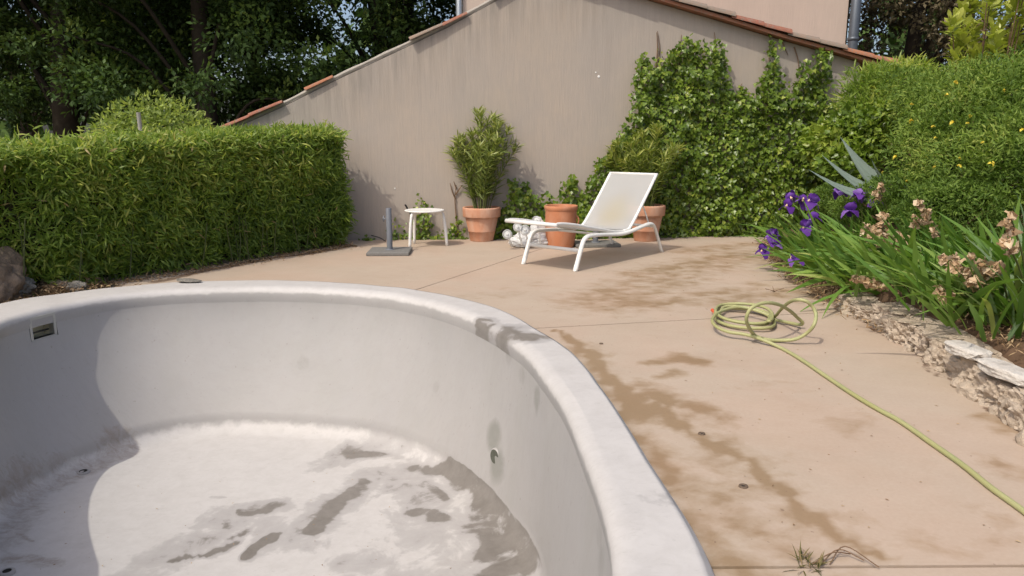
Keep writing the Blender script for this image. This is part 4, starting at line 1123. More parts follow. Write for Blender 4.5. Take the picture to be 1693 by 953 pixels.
# ------------------------------------------------------------------ hose
def build_hose():
    t = tag(empty('garden_hose'), 'pale green garden hose coiled on the terrace and trailing towards the camera', 'hose')
    R = .0125
    def g(px, py, z=R): q = gp(px, py, z); return (q[0], q[1], z)
    P = []
    # flat coils
    cc = gp(1229, 531)
    turns = 3.6; n = 60
    for i in range(n):
        f = i / (n - 1); a = 2.6 - f * turns * 2 * math.pi
        rx = .215 + .02 * math.sin(f * 9) - .015 * f; ry = .33 + .04 * math.sin(f * 7 + 1) - .03 * f
        P.append((cc[0] + rx * math.cos(a) + .02 * math.sin(3 * a), cc[1] + ry * math.sin(a), R + .055 * f + .012 * math.sin(a * 1.3) ** 2))
    # up into the tilted far loop, then the big standing loop
    P += [g(1272, 527, .06), g(1281, 524, .05), g(1292, 511, .16), g(1305, 500, .26), g(1318, 496, .31), g(1332, 498, .31), g(1343, 507, .27), g(1349, 520, .22), g(1346, 537, .16), g(1334, 551, .09), g(1315, 561, .04), g(1292, 563, .02), g(1270, 562, .02),
          g(1250, 556, .035), g(1239, 543, .12), g(1234, 528, .20), g(1240, 512, .27), g(1255, 503, .30), g(1272, 501, .30), g(1290, 505, .26), g(1307, 515, .18), g(1318, 525, .10), g(1327, 534, .05), g(1322, 537, .03), g(1305, 534, R + .01), g(1280, 528, R + .02),
          g(1262, 518, .07), g(1225, 508, .09), g(1192, 515, .08), g(1178, 528, .07), g(1184, 540, .06), g(1204, 549, .05), g(1230, 553, .045), g(1255, 560, .04), g(1290, 575, R)]
    P += [g(*p) for p in ((1325, 595), (1365, 622), (1410, 652), (1450, 676), (1490, 698), (1540, 733), (1590, 768), (1640, 808), (1693, 846), (1760, 900), (1850, 980))]
    path = smooth_path(P, 6)
    MB().tube(path, R, 10).build('tube', M['hose'], t, True)
    e = Vector(P[0]); d = Vector((-.35, .5, .35)).normalized()
    MB().tube([e - d * .005, e + d * .02, e + d * .022, e + d * .055], [.016, .018, .014, .013], 12).build('connector', M['orange_plastic'], t, True)
build_hose()

# ------------------------------------------------------------------ small things on the terrace
caps = [(1229, 805, 'round metal anchor cap set alone in the middle of the near slab', .018), (1160, 718, 'round metal anchor cap beside the wet trickle mark', .016), (994, 569, 'round metal anchor cap close to the slab joint and pool rim', .013)]
for px, py, lb, r in caps:
    q = gp(px, py); t = tag(empty('anchor_cap', (q[0], q[1], 0)), lb, 'anchor cap', 'anchor caps in the terrace')
    MB().lathe([(.001, .002), (r * .45, .002), (r * .5, .006), (r, .006), (r * 1.05, .003), (r * 1.1, 0)], n=20).build('ring', M['rust'], t, True)
    MB().lathe([(.001, .0045), (r * .42, .004)], n=12).build('plug', M['cavity'], t)

def blades(name, label, cat, c, n, ln, w, mat, spread, up=.8, kind=None, z=0.0, tm=T_BLADE):
    P = np.c_[rng.normal(size=(n, 2)) * spread + c, np.full(n, z)]
    D = np.c_[rng.normal(size=(n, 2)), np.abs(rng.normal(size=n)) * up + .05]
    o = leaves(name, P, D, np.tile((0, 0, 1.0), (n, 1)) + rng.normal(size=(n, 3)) * .3, rng.uniform(ln * .5, ln * 1.2, n), w, M[mat], None, tm)
    return tag(o, label, cat, None, kind)
q = gp(1342, 935)
blades('weed', 'small dry weed sprouting from the nearest slab joint', 'weed', q, 46, .065, .005, 'weed', .022, .8)
b = MB()
for k in range(3):
    e = np.array((q[0] + .03 * k, q[1], .004)); b.tube(smooth_path([e, e + np.array((.08, .03 + .02 * k, .025)), e + np.array((.15, .05 - .04 * k, .008))], 5), .0022, 5)
tag(b.build('weed_runner', M['twig']), 'thin brown runner trailing from the joint weed', 'twig')
for k, (px, py, lb) in enumerate(((1280, 483, 'dark twig scrap on the terrace beyond the coiled hose'), (1340, 488, 'pale forked twig lying at the iris bed foot'))):
    q = gp(px, py); b = MB()
    for m in range(4):
        a = random.uniform(0, 6.28); d = np.array((math.cos(a), math.sin(a) * .8, .25))
        b.tube([(q[0], q[1], .006), tuple(np.array((q[0], q[1], .008)) + d * random.uniform(.04, .12))], [.004, .002], 5)
    tag(b.build('twig', M['twig']), lb, 'twig')
n = 150; P = np.c_[rng.uniform(.8, 2.6, n), rng.uniform(2.3, 9.5, n), np.full(n, .004)]; P = P[P[:, 0] < bed_x(P[:, 1]) - .05]; n = len(P)
tag(leaves('leaf_crumbs', P, rdir(n) * (1, 1, .15), np.tile((0, 0, 1.0), (n, 1)) + rng.normal(size=(n, 3)) * .25, rng.uniform(.008, .024, n), rng.uniform(.004, .009, n), M['dry'], None, T_RHOMB), 'tiny dry leaf crumbs strewn over the terrace', 'leaf litter', None, 'stuff')
n = 70; P = np.c_[rng.uniform(-3.2, -.2, n), rng.uniform(3.9, 5.9, n), np.full(n, FLOOR_Z - .005)]; n = len(P)
tag(leaves('pool_crumbs', P, rdir(n) * (1, 1, .15), np.tile((0, 0, 1.0), (n, 1)) + rng.normal(size=(n, 3)) * .25, rng.uniform(.008, .022, n), rng.uniform(.004, .009, n), M['dry'], None, T_RHOMB), 'tiny dry leaf crumbs on the pool floor', 'leaf litter', None, 'stuff')
# slate scrap on the coping
q = gp(316, 464, .075); me = rock_mesh('slate_scrap', (.12, .06, .016), 77, 3, .3, .1)
o = link('slate_scrap', me, M['slate']); o.location = (q[0], q[1] - .06, .088); o.rotation_euler = (0, .05, -.12); tag(o, 'flat grey stone scrap lying on the far pool rim', 'stone')

# ------------------------------------------------------------------ rough corner left of the pool
def build_corner():
    q = gp(-5, 482); me = rock_mesh('boulder', (.33, .32, .33), 5, 5, .28, .07)
    o = link('boulder', me, M['boulder'], None, True); o.location = (-4.72, 6.55, .10); o.rotation_euler = (0, .2, .5)
    tag(o, 'large brown boulder at the hedge foot in the pool corner', 'boulder')
    for px, py, r, lb, mt in ((62, 477, .10, 'upright tan stone right beside the large boulder', 'pebble'), (97, 480, .085, 'pale angular stone among dry leaves by the hedge', 'pebble'), (122, 484, .085, 'grey flat stone at the end of the leaf litter', 'slate'), (15, 492, .15, 'low grey rubble lump at the frame edge by the boulder', 'slate')):
        q = gp(px, py); o = link('stone', rock_mesh('stone', (r, r * .8, r * (1.15 if px == 62 else .6)), px, 4, .32, .12, 0, .3), M[mt], None); o.location = (q[0], q[1] + r * .6, r * .45)
        tag(o, lb, 'stone', 'loose stones in the pool corner')
    a = gp(75, 486); n = 900
    P = np.c_[rng.normal(size=(n, 2)) * (.24, .12) + a, rng.uniform(.0, .07, n)]
    P[:, 1] += .1
    o = leaves('leaf_litter', P, rdir(n) * (1, 1, .4), rdir(n) * .6 + (0, 0, 1), rng.uniform(.02, .05, n), rng.uniform(.008, .016, n), M['dry'], None, T_RHOMB); tag(o, 'brown dry leaves heaped between the stones by the hedge', 'leaf litter', None, 'stuff')
    # dry leaves under the hedge
    n = 2200; u = rng.uniform(0, 6, n); d = rng.normal(size=n) * .09 - .05
    Q = HA + np.outer(u, HD) + np.outer(-d - .02, HN)
    o = leaves('hedge_litter', np.c_[Q, rng.uniform(.002, .02, n)], rdir(n) * (1, 1, .3), rdir(n) * .5 + (0, 0, 1), rng.uniform(.03, .08, n), rng.uniform(.006, .012, n), M['dry'], None, T_RHOMB); tag(o, 'strip of dry bamboo leaves along the hedge foot', 'leaf litter', None, 'stuff')
    # crumbs and dry blades at the foot of the bed
    n = 2600; y = rng.uniform(5.3, 10.2, n); x = np.array([float(bed_x(v)) for v in y]) + rng.normal(size=n) * .07 + .06
    z = np.array([max(0, bed_z(a_, b_)) for a_, b_ in zip(x, y)])
    o = leaves('bed_litter', np.c_[x, y, z + rng.uniform(.002, .05, n)], rdir(n) * (1, 1, .5), rdir(n) * .6 + (0, 0, 1), rng.uniform(.03, .10, n), rng.uniform(.006, .014, n), M['dry'], None, T_BLADE); tag(o, 'dry brown iris litter along the bed edge', 'leaf litter', None, 'stuff')
    n = 1500; y = rng.uniform(2.4, 6, n); x = np.array([float(bed_x(v)) for v in y]) + rng.uniform(.2, .6, n)
    z = np.array([bed_z(a_, b_) for a_, b_ in zip(x, y)])
    o = leaves('bed_mulch', np.c_[x, y, z + rng.uniform(.002, .03, n)], rdir(n) * (1, 1, .5), rdir(n) * .6 + (0, 0, 1), rng.uniform(.02, .06, n), rng.uniform(.005, .012, n), M['dry'], None, T_BLADE); tag(o, 'brown mulch on the soil behind the stone edging', 'mulch', None, 'stuff')
build_corner()

# ------------------------------------------------------------------ irises
def sword(ln, w, bend, seed):             # one iris leaf as a mesh along +x, bending down
    V = []; n = 7
    for i in range(n):
        f = i / (n - 1); hw = w / 2 * min(1, (1 - f) * 3.2 + .02) * (.75 + .25 * min(1, f * 4))
        x = ln * (f - .12 * bend * f * f); z = -ln * bend * f ** 2.2 * .55
        V += [(x, hw, z + .12 * hw), (x, 0, z - .1 * hw), (x, -hw, z + .12 * hw)]
    F = []
    for i in range(n - 1):
        b_ = i * 3
        F += [(b_, b_ + 1, b_ + 4, b_ + 3), (b_ + 1, b_ + 2, b_ + 5, b_ + 4)]
    return V, F
SW = {}
for mt in ('iris_leaf', 'iris_leaf_blue'):
    for k in range(10):
        V, F = sword(random.uniform(.42, .66), random.uniform(.028, .042), [.15, .3, .5, .75, 1.0][k % 5], k)
        me = mesh('leaf', V, F, attrs={'tone': np.full(len(V), (k + .5) / 10 if mt == 'iris_leaf' else rng.random())}); me.materials.append(M[mt])
        me.polygons.foreach_set('use_smooth', np.ones(len(me.polygons), bool)); SW[(mt, k)] = me
def petals_mesh(name, mat, R, n, up, seed, crumple=.5):
    r = np.random.default_rng(seed); V = []; F = []; A = []
    for i in range(n):
        a = i * 2 * math.pi / n * (1 if n < 7 else 2.4) + r.normal() * .25; standing = (i % 2 == 0)
        d = np.array((math.cos(a), math.sin(a), 0)); s = np.array((-d[1], d[0], 0)); b_ = len(V); val = np.clip(r.normal(.5, .25), 0, 1)
        ln = R * r.uniform(.8, 1.15)
        for j in range(5):
            f = j / 4; wdt = R * .62 * math.sin(math.pi * min(.92, .18 + f * .8)) * r.uniform(.85, 1.15)
            if standing: c = d * ln * .50 * math.sin(f * 2.3) + np.array((0, 0, ln * f * up))
            else: c = d * ln * f * .95 + np.array((0, 0, ln * (.35 * math.sin(f * 2.6) - .75 * f * f)))
            jit = r.normal(size=3) * R * .07 * crumple
            cup = .25 * wdt
            V += [c + s * wdt + d * cup * (-.6 if standing else .0) + np.array((0, 0, cup * (0 if standing else -.4))) + jit, c + jit * .4, c - s * wdt + d * cup * (-.6 if standing else .0) + np.array((0, 0, cup * (0 if standing else -.4))) - jit]
            A += [val] * 3
        for j in range(4):
            q = b_ + j * 3; F += [(q, q + 1, q + 4, q + 3), (q + 1, q + 2, q + 5, q + 4)]
    me = mesh(name, V, F, attrs={'tone': A}); me.materials.append(M[mat]); me.polygons.foreach_set('use_smooth', np.ones(len(me.polygons), bool))
    return me
BLOOM = [petals_mesh('bloom', 'petal', .085, 6, 1.0, s) for s in range(4)]
BEARD = mesh('beard', *(lambda b_: (b_.v, b_.f))(MB().lathe([(.001, -.02), (.012, -.012), (.014, .0), (.008, .02), (.001, .03)], n=8))); BEARD.materials.append(M['petal_pale'])
WILT = [petals_mesh('wilted_bloom', 'wilt', .042, 7, .9, 20 + s, 1.6) for s in range(5)]

def iris(label, c, n, mt, lean, up, length=1.0, blooms=(), wilts=(), spread=.10):
    z0 = bed_z(c[0], c[1]); t = tag(empty('iris', (c[0], c[1], z0)), label, 'iris', 'irises in the raised bed')
    la = math.atan2(lean[1], lean[0]); lm = math.hypot(*lean)
    for i in range(n):
        me = SW[(mt, random.randrange(10))]
        o = bpy.data.objects.new('leaf', me); col.objects.link(o); o.parent = t
        an = la + random.gauss(0, .55 if lm > .2 else 2.2)
        el = max(.10, random.gauss(up + .14, .24))
        o.location = (random.gauss(0, spread), random.gauss(0, spread), .0); s = length * random.uniform(.75, 1.15); o.scale = (s, s, s)
        o.rotation_euler = (random.gauss(0, .8), -el, an)
    def stalk(tip, wiggle=.03):
        e = np.array((tip[0] - c[0], tip[1] - c[1], tip[2] - z0)); s = np.array((e[0] * .3 + .04, e[1] * .3, 0))
        MB().tube(smooth_path([s, s * .4 + e * .6 + np.array((.02, 0, .02)), e], 5), [.006] * 11, 6).build('flower_stem', M['stem'], t, True)
        return e
    for p in blooms:
        e = stalk(p); me = random.choice(BLOOM)
        o = bpy.data.objects.new('bloom', me); col.objects.link(o); o.parent = t; o.location = e - np.array((0, 0, .02)); o.rotation_euler = (random.gauss(0, .3), random.gauss(0, .3), random.random() * 6); s = random.uniform(.95, 1.2); o.scale = (s, s, s)
        bb = bpy.data.objects.new('beard', BEARD); col.objects.link(bb); bb.parent = o; bb.location = (.03, 0, .005)
    for p, k in wilts:
        e = stalk(p)
        for q in range(k):
            o = bpy.data.objects.new('wilted_bloom', random.choice(WILT)); col.objects.link(o); o.parent = t
            f = q / max(1, k)
            o.location = e * (1 - .16 * f) + np.array((random.gauss(0, .022 + .012 * (k > 4)), random.gauss(0, .02), -.008 * q)); o.rotation_euler = [random.random() * 6 for _ in range(3)]
            s = random.uniform(.7, 1.15); o.scale = (s, s, s)
A_ = ap
irises = [
    ('iris with two purple blooms hanging low over the terrace edge', (3.42, 8.9), 12, (-.8, -.3), .7, .85, [A_(1277, 388, 8.2), A_(1262, 413, 7.95), A_(1284, 402, 8.1)], []),
    ('iris with three large purple blooms in front of the ivy', (3.55, 8.4), 14, (-.7, -.2), .9, .9, [A_(1342, 333, 8.0), A_(1346, 360, 7.8), A_(1334, 374, 7.7), A_(1303, 340, 8.3), A_(1310, 326, 8.4), A_(1326, 330, 8.3)], []),
    ('iris with one purple bloom low above the bed edge', (3.2, 7.8), 14, (-.8, -.4), .6, .85, [A_(1315, 425, 7.15)], []),
    ('iris with three purple blooms just below the agave', (3.95, 8.3), 12, (-.6, 0), .9, .9, [A_(1390, 315, 8.3), A_(1419, 322, 8.2), A_(1406, 347, 8.0)], []),
    ('iris with a single purple bloom nearest the feathery shrub', (4.15, 7.9), 12, (-.6, 0), .9, .9, [A_(1450, 328, 7.9)], [(A_(1455, 308, 7.45), 4)]),
    ('iris topped by the largest mass of wilted tan blooms', (3.75, 6.6), 16, (-.8, -.1), .75, 1.05, [], [(A_(1428, 375, 6.45), 6), (A_(1452, 372, 6.35), 7), (A_(1470, 388, 6.25), 8), (A_(1490, 395, 6.15), 8), (A_(1505, 412, 6.05), 7), (A_(1512, 425, 5.95), 5), (A_(1440, 388, 6.25), 6), (A_(1456, 358, 6.35), 4)]),
    ('iris with a few wilted blooms against the dark foot of the shrub', (4.05, 6.5), 12, (-.7, 0), .9, 1.0, [], [(A_(1520, 336, 6.05), 4), (A_(1532, 352, 6.05), 3), (A_(1545, 380, 5.95), 2), (A_(1510, 360, 6.15), 3)]),
    ('iris with drooping wilted blooms above the stone edging', (3.62, 5.2), 15, (-.8, -.2), .7, 1.0, [], [(A_(1570, 423, 4.75), 5), (A_(1583, 440, 4.65), 6), (A_(1605, 450, 4.55), 4), (A_(1622, 468, 4.45), 5), (A_(1600, 468, 4.55), 4)]),
    ('iris with one tall upright stem ending in a wilted bloom', (3.45, 4.75), 16, (-.2, .0), 1.15, 1.05, [], [(A_(1670, 358, 4.30), 3), (A_(1664, 400, 4.30), 3)]),
    ('iris with a slanting spray of wilted blooms over the bed edge', (3.35, 6.5), 16, (-.9, -.25), .5, 1.05, [], [(A_(1420, 461, 5.65), 4), (A_(1440, 467, 5.60), 4), (A_(1458, 472, 5.55), 4)]),
    ('iris with wilted blooms low beside the upright grey green leaves', (3.42, 4.95), 14, (-.7, -.2), .75, 1.0, [], [(A_(1618, 428, 4.50), 5), (A_(1640, 440, 4.45), 4), (A_(1553, 478, 4.65), 3), (A_(1558, 492, 4.60), 2)]),
]
for lb, c, n, lean, up, ln, bl, wi in irises:
    iris(lb, c, n + 12, 'iris_leaf', lean, up, ln * 1.15, bl, wi)
plain = [((3.12, 6.75), 'leafy iris clump leaning over the bed edge level with the coiled hose'), ((3.2, 7.35), 'leafy iris clump in the middle of the bed front without blooms'), ((3.62, 7.35), 'green iris clump between purple blooms and wilted mass'), ((3.5, 6.85), 'green iris clump just before the wilted tan mass'),
         ((3.1, 6.2), 'iris clump whose leaves droop over the first edging stones'), ((3.42, 6.1), 'iris clump behind the drooping edge leaves'), ((3.22, 5.65), 'iris clump leaning over the stone edging beyond the cap stones'), ((3.6, 5.75), 'iris clump under the wilted mass on its shaded side'),
         ((3.9, 6.15), 'iris clump rooted at the foot of the feathery shrub'), ((3.35, 5.25), 'iris clump with long flat leaves above the cap stones'), ((3.75, 7.95), 'iris clump below the cluster of purple blooms'), ((3.4, 8.3), 'yellowish iris clump at the far end of the bed edge'), ((4.0, 7.3), 'iris clump deep in the bed beside the low feathery plant')]
plain += [((3.12, 5.35), 'iris clump spilling over the middle of the stone edging'), ((3.18, 4.9), 'iris clump leaning over the edging just past the first cap stone'), ((3.42, 4.75), 'dense iris clump behind the first cap stone'), ((3.08, 4.55), 'low iris clump bending over the cap stones')]
for c, lb in plain:
    iris(lb, c, 32, 'iris_leaf', (-.85, -.22), random.uniform(.55, .85), random.uniform(1.1, 1.3), spread=.17)
for c, n, lb in (((3.25, 4.45), 18, 'grey green iris fan right behind the brightest cap stone'), ((3.55, 4.6), 24, 'tall upright grey green iris at the right edge'), ((3.75, 5.0), 26, 'upright grey green iris fan before the dark shrub hollow'), ((4.0, 5.5), 24, 'upright iris fan farthest back beside the shrub foot'), ((3.1, 4.1), 10, 'small grey green iris nearest the camera on the edging')):
    iris(lb, c, n, 'iris_leaf_blue', (-.15, 0), 1.12, 1.12, spread=.12)

# ------------------------------------------------------------------ shrubs of the bed
def shrub(name, label, lumps, n, size, wfac, mat, tmpl, base, bright=.5, droop=.0, stems=10, nbias=.3, cat='shrub', fine=.16):
    t = tag(wempty(name, (base[0], base[1], bed_z(base[0], base[1]))), label, cat)
    P = []; D = []; RN = []
    vol = np.array([l[3] * l[4] * l[5] for l in lumps]) ** .75; cnt = (n * vol / vol.sum()).astype(int)
    for (cx, cy, cz, rx, ry, rz), k in zip(lumps, cnt):
        d = rdir(k * 2); rad = 1 - np.abs(rng.normal(size=k * 2)) * fine
        rough = np.array([1 + .22 * mnoise.noise(Vector(v) * 2.3 + Vector((cx, cy, cz))) + .16 * mnoise.noise(Vector(v) * 5.5 + Vector((cz, cx, cy))) for v in d])
        p = np.array((cx, cy, cz)) + d * (rad * rough)[:, None] * np.array((rx, ry, rz))
        keep = (p[:, 2] > .1) & (((p[:, :2] - W0) @ WN) > .02)
        p, dd = p[keep][:k], d[keep][:k]
        P.append(p); D.append(unit(dd * .6 + rng.normal(size=dd.shape) * .75 + np.array((0, 0, .25 - droop))))
        cl = np.array([mnoise.noise(Vector(v) * 2.6) for v in p])
        RN.append(np.clip(bright + .5 * cl + rng.normal(size=len(p)) * .18, 0, .95))
    P = np.concatenate(P); D = np.concatenate(D); RN = np.concatenate(RN); m = len(P)
    L = rng.uniform(size * .7, size * 1.3, m)
    leaves('foliage', P, D, np.tile((-.35, -.45, .8), (m, 1)) + rng.normal(size=(m, 3)) * (.9 - nbias), L, L * wfac, M[mat], t, tmpl, RN)
    b = MB(); bz = bed_z(base[0], base[1]) - .03
    for k in range(stems):
        l = lumps[k % len(lumps)]; tip = np.array((l[0] + random.uniform(-.5, .5) * l[3], l[1] + random.uniform(-.5, .5) * l[4], l[2] + random.uniform(-.2, .6) * l[5]))
        q = np.array((base[0] + random.uniform(-.1, .1), base[1] + random.uniform(-.1, .1), bz))
        pth = smooth_path([q, q * .5 + tip * .5 + np.array((random.uniform(-.1, .1), random.uniform(-.1, .1), .1)), tip], 5); b.tube(pth, np.linspace(.02, .005, len(pth)), 5)
    b.build('stems', M['twig'], t)
    return t, P
def lump(px, py, y, rx, rz, ry=None):
    c = ap(px, py, y); return (c[0], c[1], c[2], rx, ry or rx, rz)
sh, SP = shrub('feathery_shrub', 'large feathery green shrub dotted with small yellow flowers', [lump(1665, 200, 7.6, .8, .6), lump(1575, 205, 8.0, .55, .45), lump(1645, 290, 7.2, .75, .48), lump(1545, 160, 8.4, .42, .28), lump(1535, 250, 7.7, .40, .36), lump(1750, 170, 7.9, .8, .6), lump(1610, 150, 8.2, .48, .32), lump(1705, 270, 6.9, .6, .55), lump(1500, 140, 9.0, .3, .2)],
               46000, .062, .26, 'feather', T_RHOMB, (4.9, 7.9), .52, .0, 16, fine=.24)
_, _ = shrub('feathery_ground_shrub', 'low dark feathery plant spreading under the agave and behind the irises', [lump(1520, 325, 7.6, .42, .3), lump(1580, 350, 6.9, .5, .3), lump(1385, 330, 9.2, .35, .2), lump(1475, 318, 8.2, .32, .2), lump(1430, 345, 8.6, .35, .2), lump(1540, 395, 6.7, .3, .18)],
             20000, .05, .30, 'feather', T_RHOMB, (4.3, 7.4), .36, .0, 10)
shrub('feathery_shrub', 'dark feathery shrub filling the bed beyond the upright irises', [(4.9, 5.6, .75, .55, .6, .5), (5.4, 6.3, .8, .7, .7, .55), (4.7, 4.5, .5, .5, .6, .35)], 14000, .06, .28, 'feather', T_RHOMB, (5.0, 5.6), .42, .0, 8)
# yellow flowers facing the terrace
FLW = petals_mesh('flower', 'yellow', .022, 5, .6, 3, .4)
for px, py in ((1566, 157), (1507, 173), (1546, 228), (1586, 262), (1580, 136), (1600, 204), (1574, 203), (1506, 200), (1543, 210), (1586, 275), (1545, 277), (1624, 236), (1660, 150), (1500, 300), (1690, 215), (1640, 270), (1480, 260), (1604, 192), (1460, 285)):
    d = np.array(ray(px, py)); d = d / np.linalg.norm(d); o3 = np.array((0, 0, CAM_H)); q = SP - o3
    tt = q @ d; off = np.linalg.norm(q - tt[:, None] * d, axis=1); near = tt[off < .05]
    if len(near) == 0: continue
    p = o3 + d * (np.percentile(near, 2) - .02)
    o = bpy.data.objects.new('flower', FLW); col.objects.link(o); o.parent = sh; o.location = p - np.array(sh.location); o.rotation_euler = (random.gauss(.6, .4), random.gauss(0, .4), random.random() * 6); s = random.uniform(.7, 1.3); o.scale = (s, s, s)

def laurel():
    t = tag(wempty('laurel_shrub', (6.1, 9.3, bed_z(6.1, 9.3))), 'laurel with big glossy yellow green leaves at the top right corner', 'shrub')
    P = []; D = []; RN = []; b = MB()
    tips = [(1580, 30), (1596, 12), (1612, 45), (1590, 60), (1630, 15), (1650, 40), (1668, 10), (1640, 70), (1610, 80), (1680, 60), (1575, 70), (1690, 25), (1660, 90), (1585, 95), (1625, 100), (1650, -15), (1610, -10), (1690, -20), (1720, 20), (1730, 70), (1700, 95), (1640, -50), (1700, -60), (1760, -10)]
    for px, py in tips:
        for rep in range(3):
            tip = ap(px + rng.normal() * 8, py + rng.normal() * 8, 9.0 + rng.normal() * .28 + .25 * rep); base = np.array((6.1 + rng.normal() * .1, 9.4 + rng.normal() * .1, bed_z(6.1, 9.4)))
            mid = base * .4 + tip * .6 + np.array((0, .15, -.2)); pth = smooth_path([base, mid, tip], 6)
            if rep == 0: b.tube(pth, np.linspace(.016, .005, len(pth)), 5)
            ax = unit(unit(tip - mid) * .6 + np.array((0, 0, .8)))
            for k in range(16):
                an = k * 2.4; s1 = unit(np.cross(ax, (.2, .9, .1))); s2 = np.cross(ax, s1); f = k / 16
                d = unit(ax * (.25 + .9 * (1 - f)) + (s1 * math.cos(an) + s2 * math.sin(an)) * (.45 + .6 * f))
                P.append(tip - ax * .20 * f); D.append(d); RN.append(np.clip(.85 - .55 * f + rng.normal() * .12, 0, 1))
    n = len(P); L = rng.uniform(.11, .165, n)
    leaves('foliage', P, D, np.tile((0, 0, 1.0), (n, 1)) + rng.normal(size=(n, 3)) * .3, L, L * .42, M['laurel'], t, T_OVAL, np.array(RN)); b.build('stems', M['twig'], t)
laurel()
shrub('bamboo_shrub', 'bamboo leaved shrub leaning against the gable wall corner', [lump(1440, 160, 10.3, .42, .4), lump(1470, 135, 10.4, .35, .25), lump(1420, 185, 10.2, .25, .2), lump(1505, 128, 10.5, .35, .22)], 5200, .13, .13, 'bamboo_leaf', T_BLADE, (5.3, 10.3), .74, .1, 10, fine=.3)
shrub('broad_leaf_shrub', 'light green leafy shrub between wall ivy and agave', [lump(1420, 225, 10.0, .55, .35), lump(1470, 210, 9.8, .5, .35), lump(1375, 240, 10.1, .4, .3), lump(1400, 270, 9.7, .4, .25)], 5200, .075, .8, 'ivy_leaf', T_IVY, (4.6, 10.0), .66, .35, 8, fine=.2)

def agave():
    base = ap(1492, 318, 8.5); t = tag(wempty('agave', (base[0], base[1], bed_z(base[0], base[1]))), 'blue grey agave with broad pointed leaves beside the ivy', 'agave')
    tips = [((1389, 226), 8.4, .22), ((1358, 256), 8.2, .16), ((1336, 280), 8.05, .15), ((1440, 262), 8.0, .14), ((1565, 220), 8.8, .16), ((1540, 300), 8.1, .15)]
    for (px, py), y, w in tips:
        tip = ap(px, py, y); c = np.array((base[0], base[1], max(base[2] - .12, .25))); d = tip - c; ln = np.linalg.norm(d); d = d / ln; s = unit(np.cross(d, unit(np.array((-.35, -.8, .55))))); u = np.cross(s, d)
        V = []; n = 9
        for i in range(n):
            f = i / (n - 1); hw = w * .62 * (1 - f ** 1.6) ** .9 * (.7 + .6 * min(1, f * 3) * (1 - f)); c2 = c + d * ln * f - np.array((0, 0, .10 * math.sin(f * math.pi)))
            V += [c2 + s * hw + u * hw * .45, c2 + s * hw * .5 + u * hw * .1, c2, c2 - s * hw * .5 + u * hw * .1, c2 - s * hw + u * hw * .45, c2 - u * (.02 * (1 - f))]
        F = []
        for i in range(n - 1):
            q = i * 6
            for k in range(4): F.append((q + k, q + k + 1, q + 7 + k, q + 6 + k))
            F += [(q + 4, q + 5, q + 11, q + 10), (q + 5, q, q + 6, q + 11)]
        link('leaf', mesh('leaf', V, F, attrs={'tone': np.full(len(V), rng.random())}), M['agave'], t, True)
agave()
# ------------------------------------------------------------------ trees behind
def tree(name, label, x, y, hgt, R, tr, mat, seed, dens=1.0, zlow=1.6, leaf=.11, group='trees behind the hedge', forward=0.0):
    r = np.random.default_rng(seed)
    t = tag(wempty(name, (x, y, -.07)), label, 'tree', group)
    b = MB(); trunk_top = np.array((x + r.normal() * .3, y + r.normal() * .3, hgt * .7))
    pth = smooth_path([(x, y, -.1), (x + r.normal() * .12, y, hgt * .2), (x + r.normal() * .25, y, hgt * .42), trunk_top], 5)
    b.tube(pth, np.linspace(tr, tr * .35, len(pth)), 10); b.tube([(x, y, -.1), (x, y, .35)], [tr * 1.5, tr * .98], 10)
    cl = []
    for i in range(int(46 * dens)):                              # clumps in the part of the crown one can see
        a = r.random() * 6.28; z = r.uniform(zlow, 6.8); rad = R * r.uniform(.15, 1.0) ** .6 * (.75 + .25 * math.sin(min(1, (z - zlow) / 3) * 1.57))
        cl.append((x + math.cos(a) * rad, y + math.sin(a) * rad - forward * .4, z, r.uniform(.45, .85)))
    for i in range(7):
        c = cl[r.integers(len(cl))]; k = pth[min(len(pth) - 1, max(3, int(len(pth) * min(.95, (c[2] / hgt)))))]
        k = np.array(k); e = np.array(c[:3]); m = (k + e) / 2 + np.array((0, 0, .3)); pp = smooth_path([k - np.array((0, 0, .5)), m, e], 5); b.tube(pp, np.linspace(tr * .2, .012, len(pp)), 6)
    b.build('trunk', M['bark'], t, True)
    P = []; D = []; RN = []; L = []
    for cx, cy, cz, cr in cl:
        k = int(62 * (cr / .6) ** 2); c = np.array((cx, cy, cz))
        d = unit(r.normal(size=(k, 3))); p = c + d * (cr * r.random((k, 1)) ** .5) * (1, 1, .6)
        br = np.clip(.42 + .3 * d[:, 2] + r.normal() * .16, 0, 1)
        for q in range(5):
            P.append(p + r.normal(size=(k, 3)) * .08); D.append(unit(d + r.normal(size=(k, 3)) * .9 + (0, 0, -.2))); RN.append(np.clip(br + r.normal(size=k) * .15, 0, 1)); L.append(r.uniform(leaf * .7, leaf * 1.3, k))
    k = 2600                                                     # unseen upper crown above the frame, shaped forward to shade the leaves below
    d = unit(r.normal(size=(k, 3))); p = np.array((x, y - forward, (6.0 + hgt) / 2)) + d * r.random((k, 1)) ** .33 * np.array((R * 1.25, R * 1.25, (hgt - 6.0) / 2 + .8))
    P.append(p); D.append(unit(r.normal(size=(k, 3)))); RN.append(r.random(k) * .6); L.append(r.uniform(.45, .7, k))
    P = np.concatenate(P); D = np.concatenate(D); RN = np.concatenate(RN); L = np.concatenate(L); n = len(P)
    leaves('crown', P, D, np.tile((0, 0, 1.0), (n, 1)) + r.normal(size=(n, 3)) * .6, L, L * .55, M[mat], t, T_RHOMB, RN)
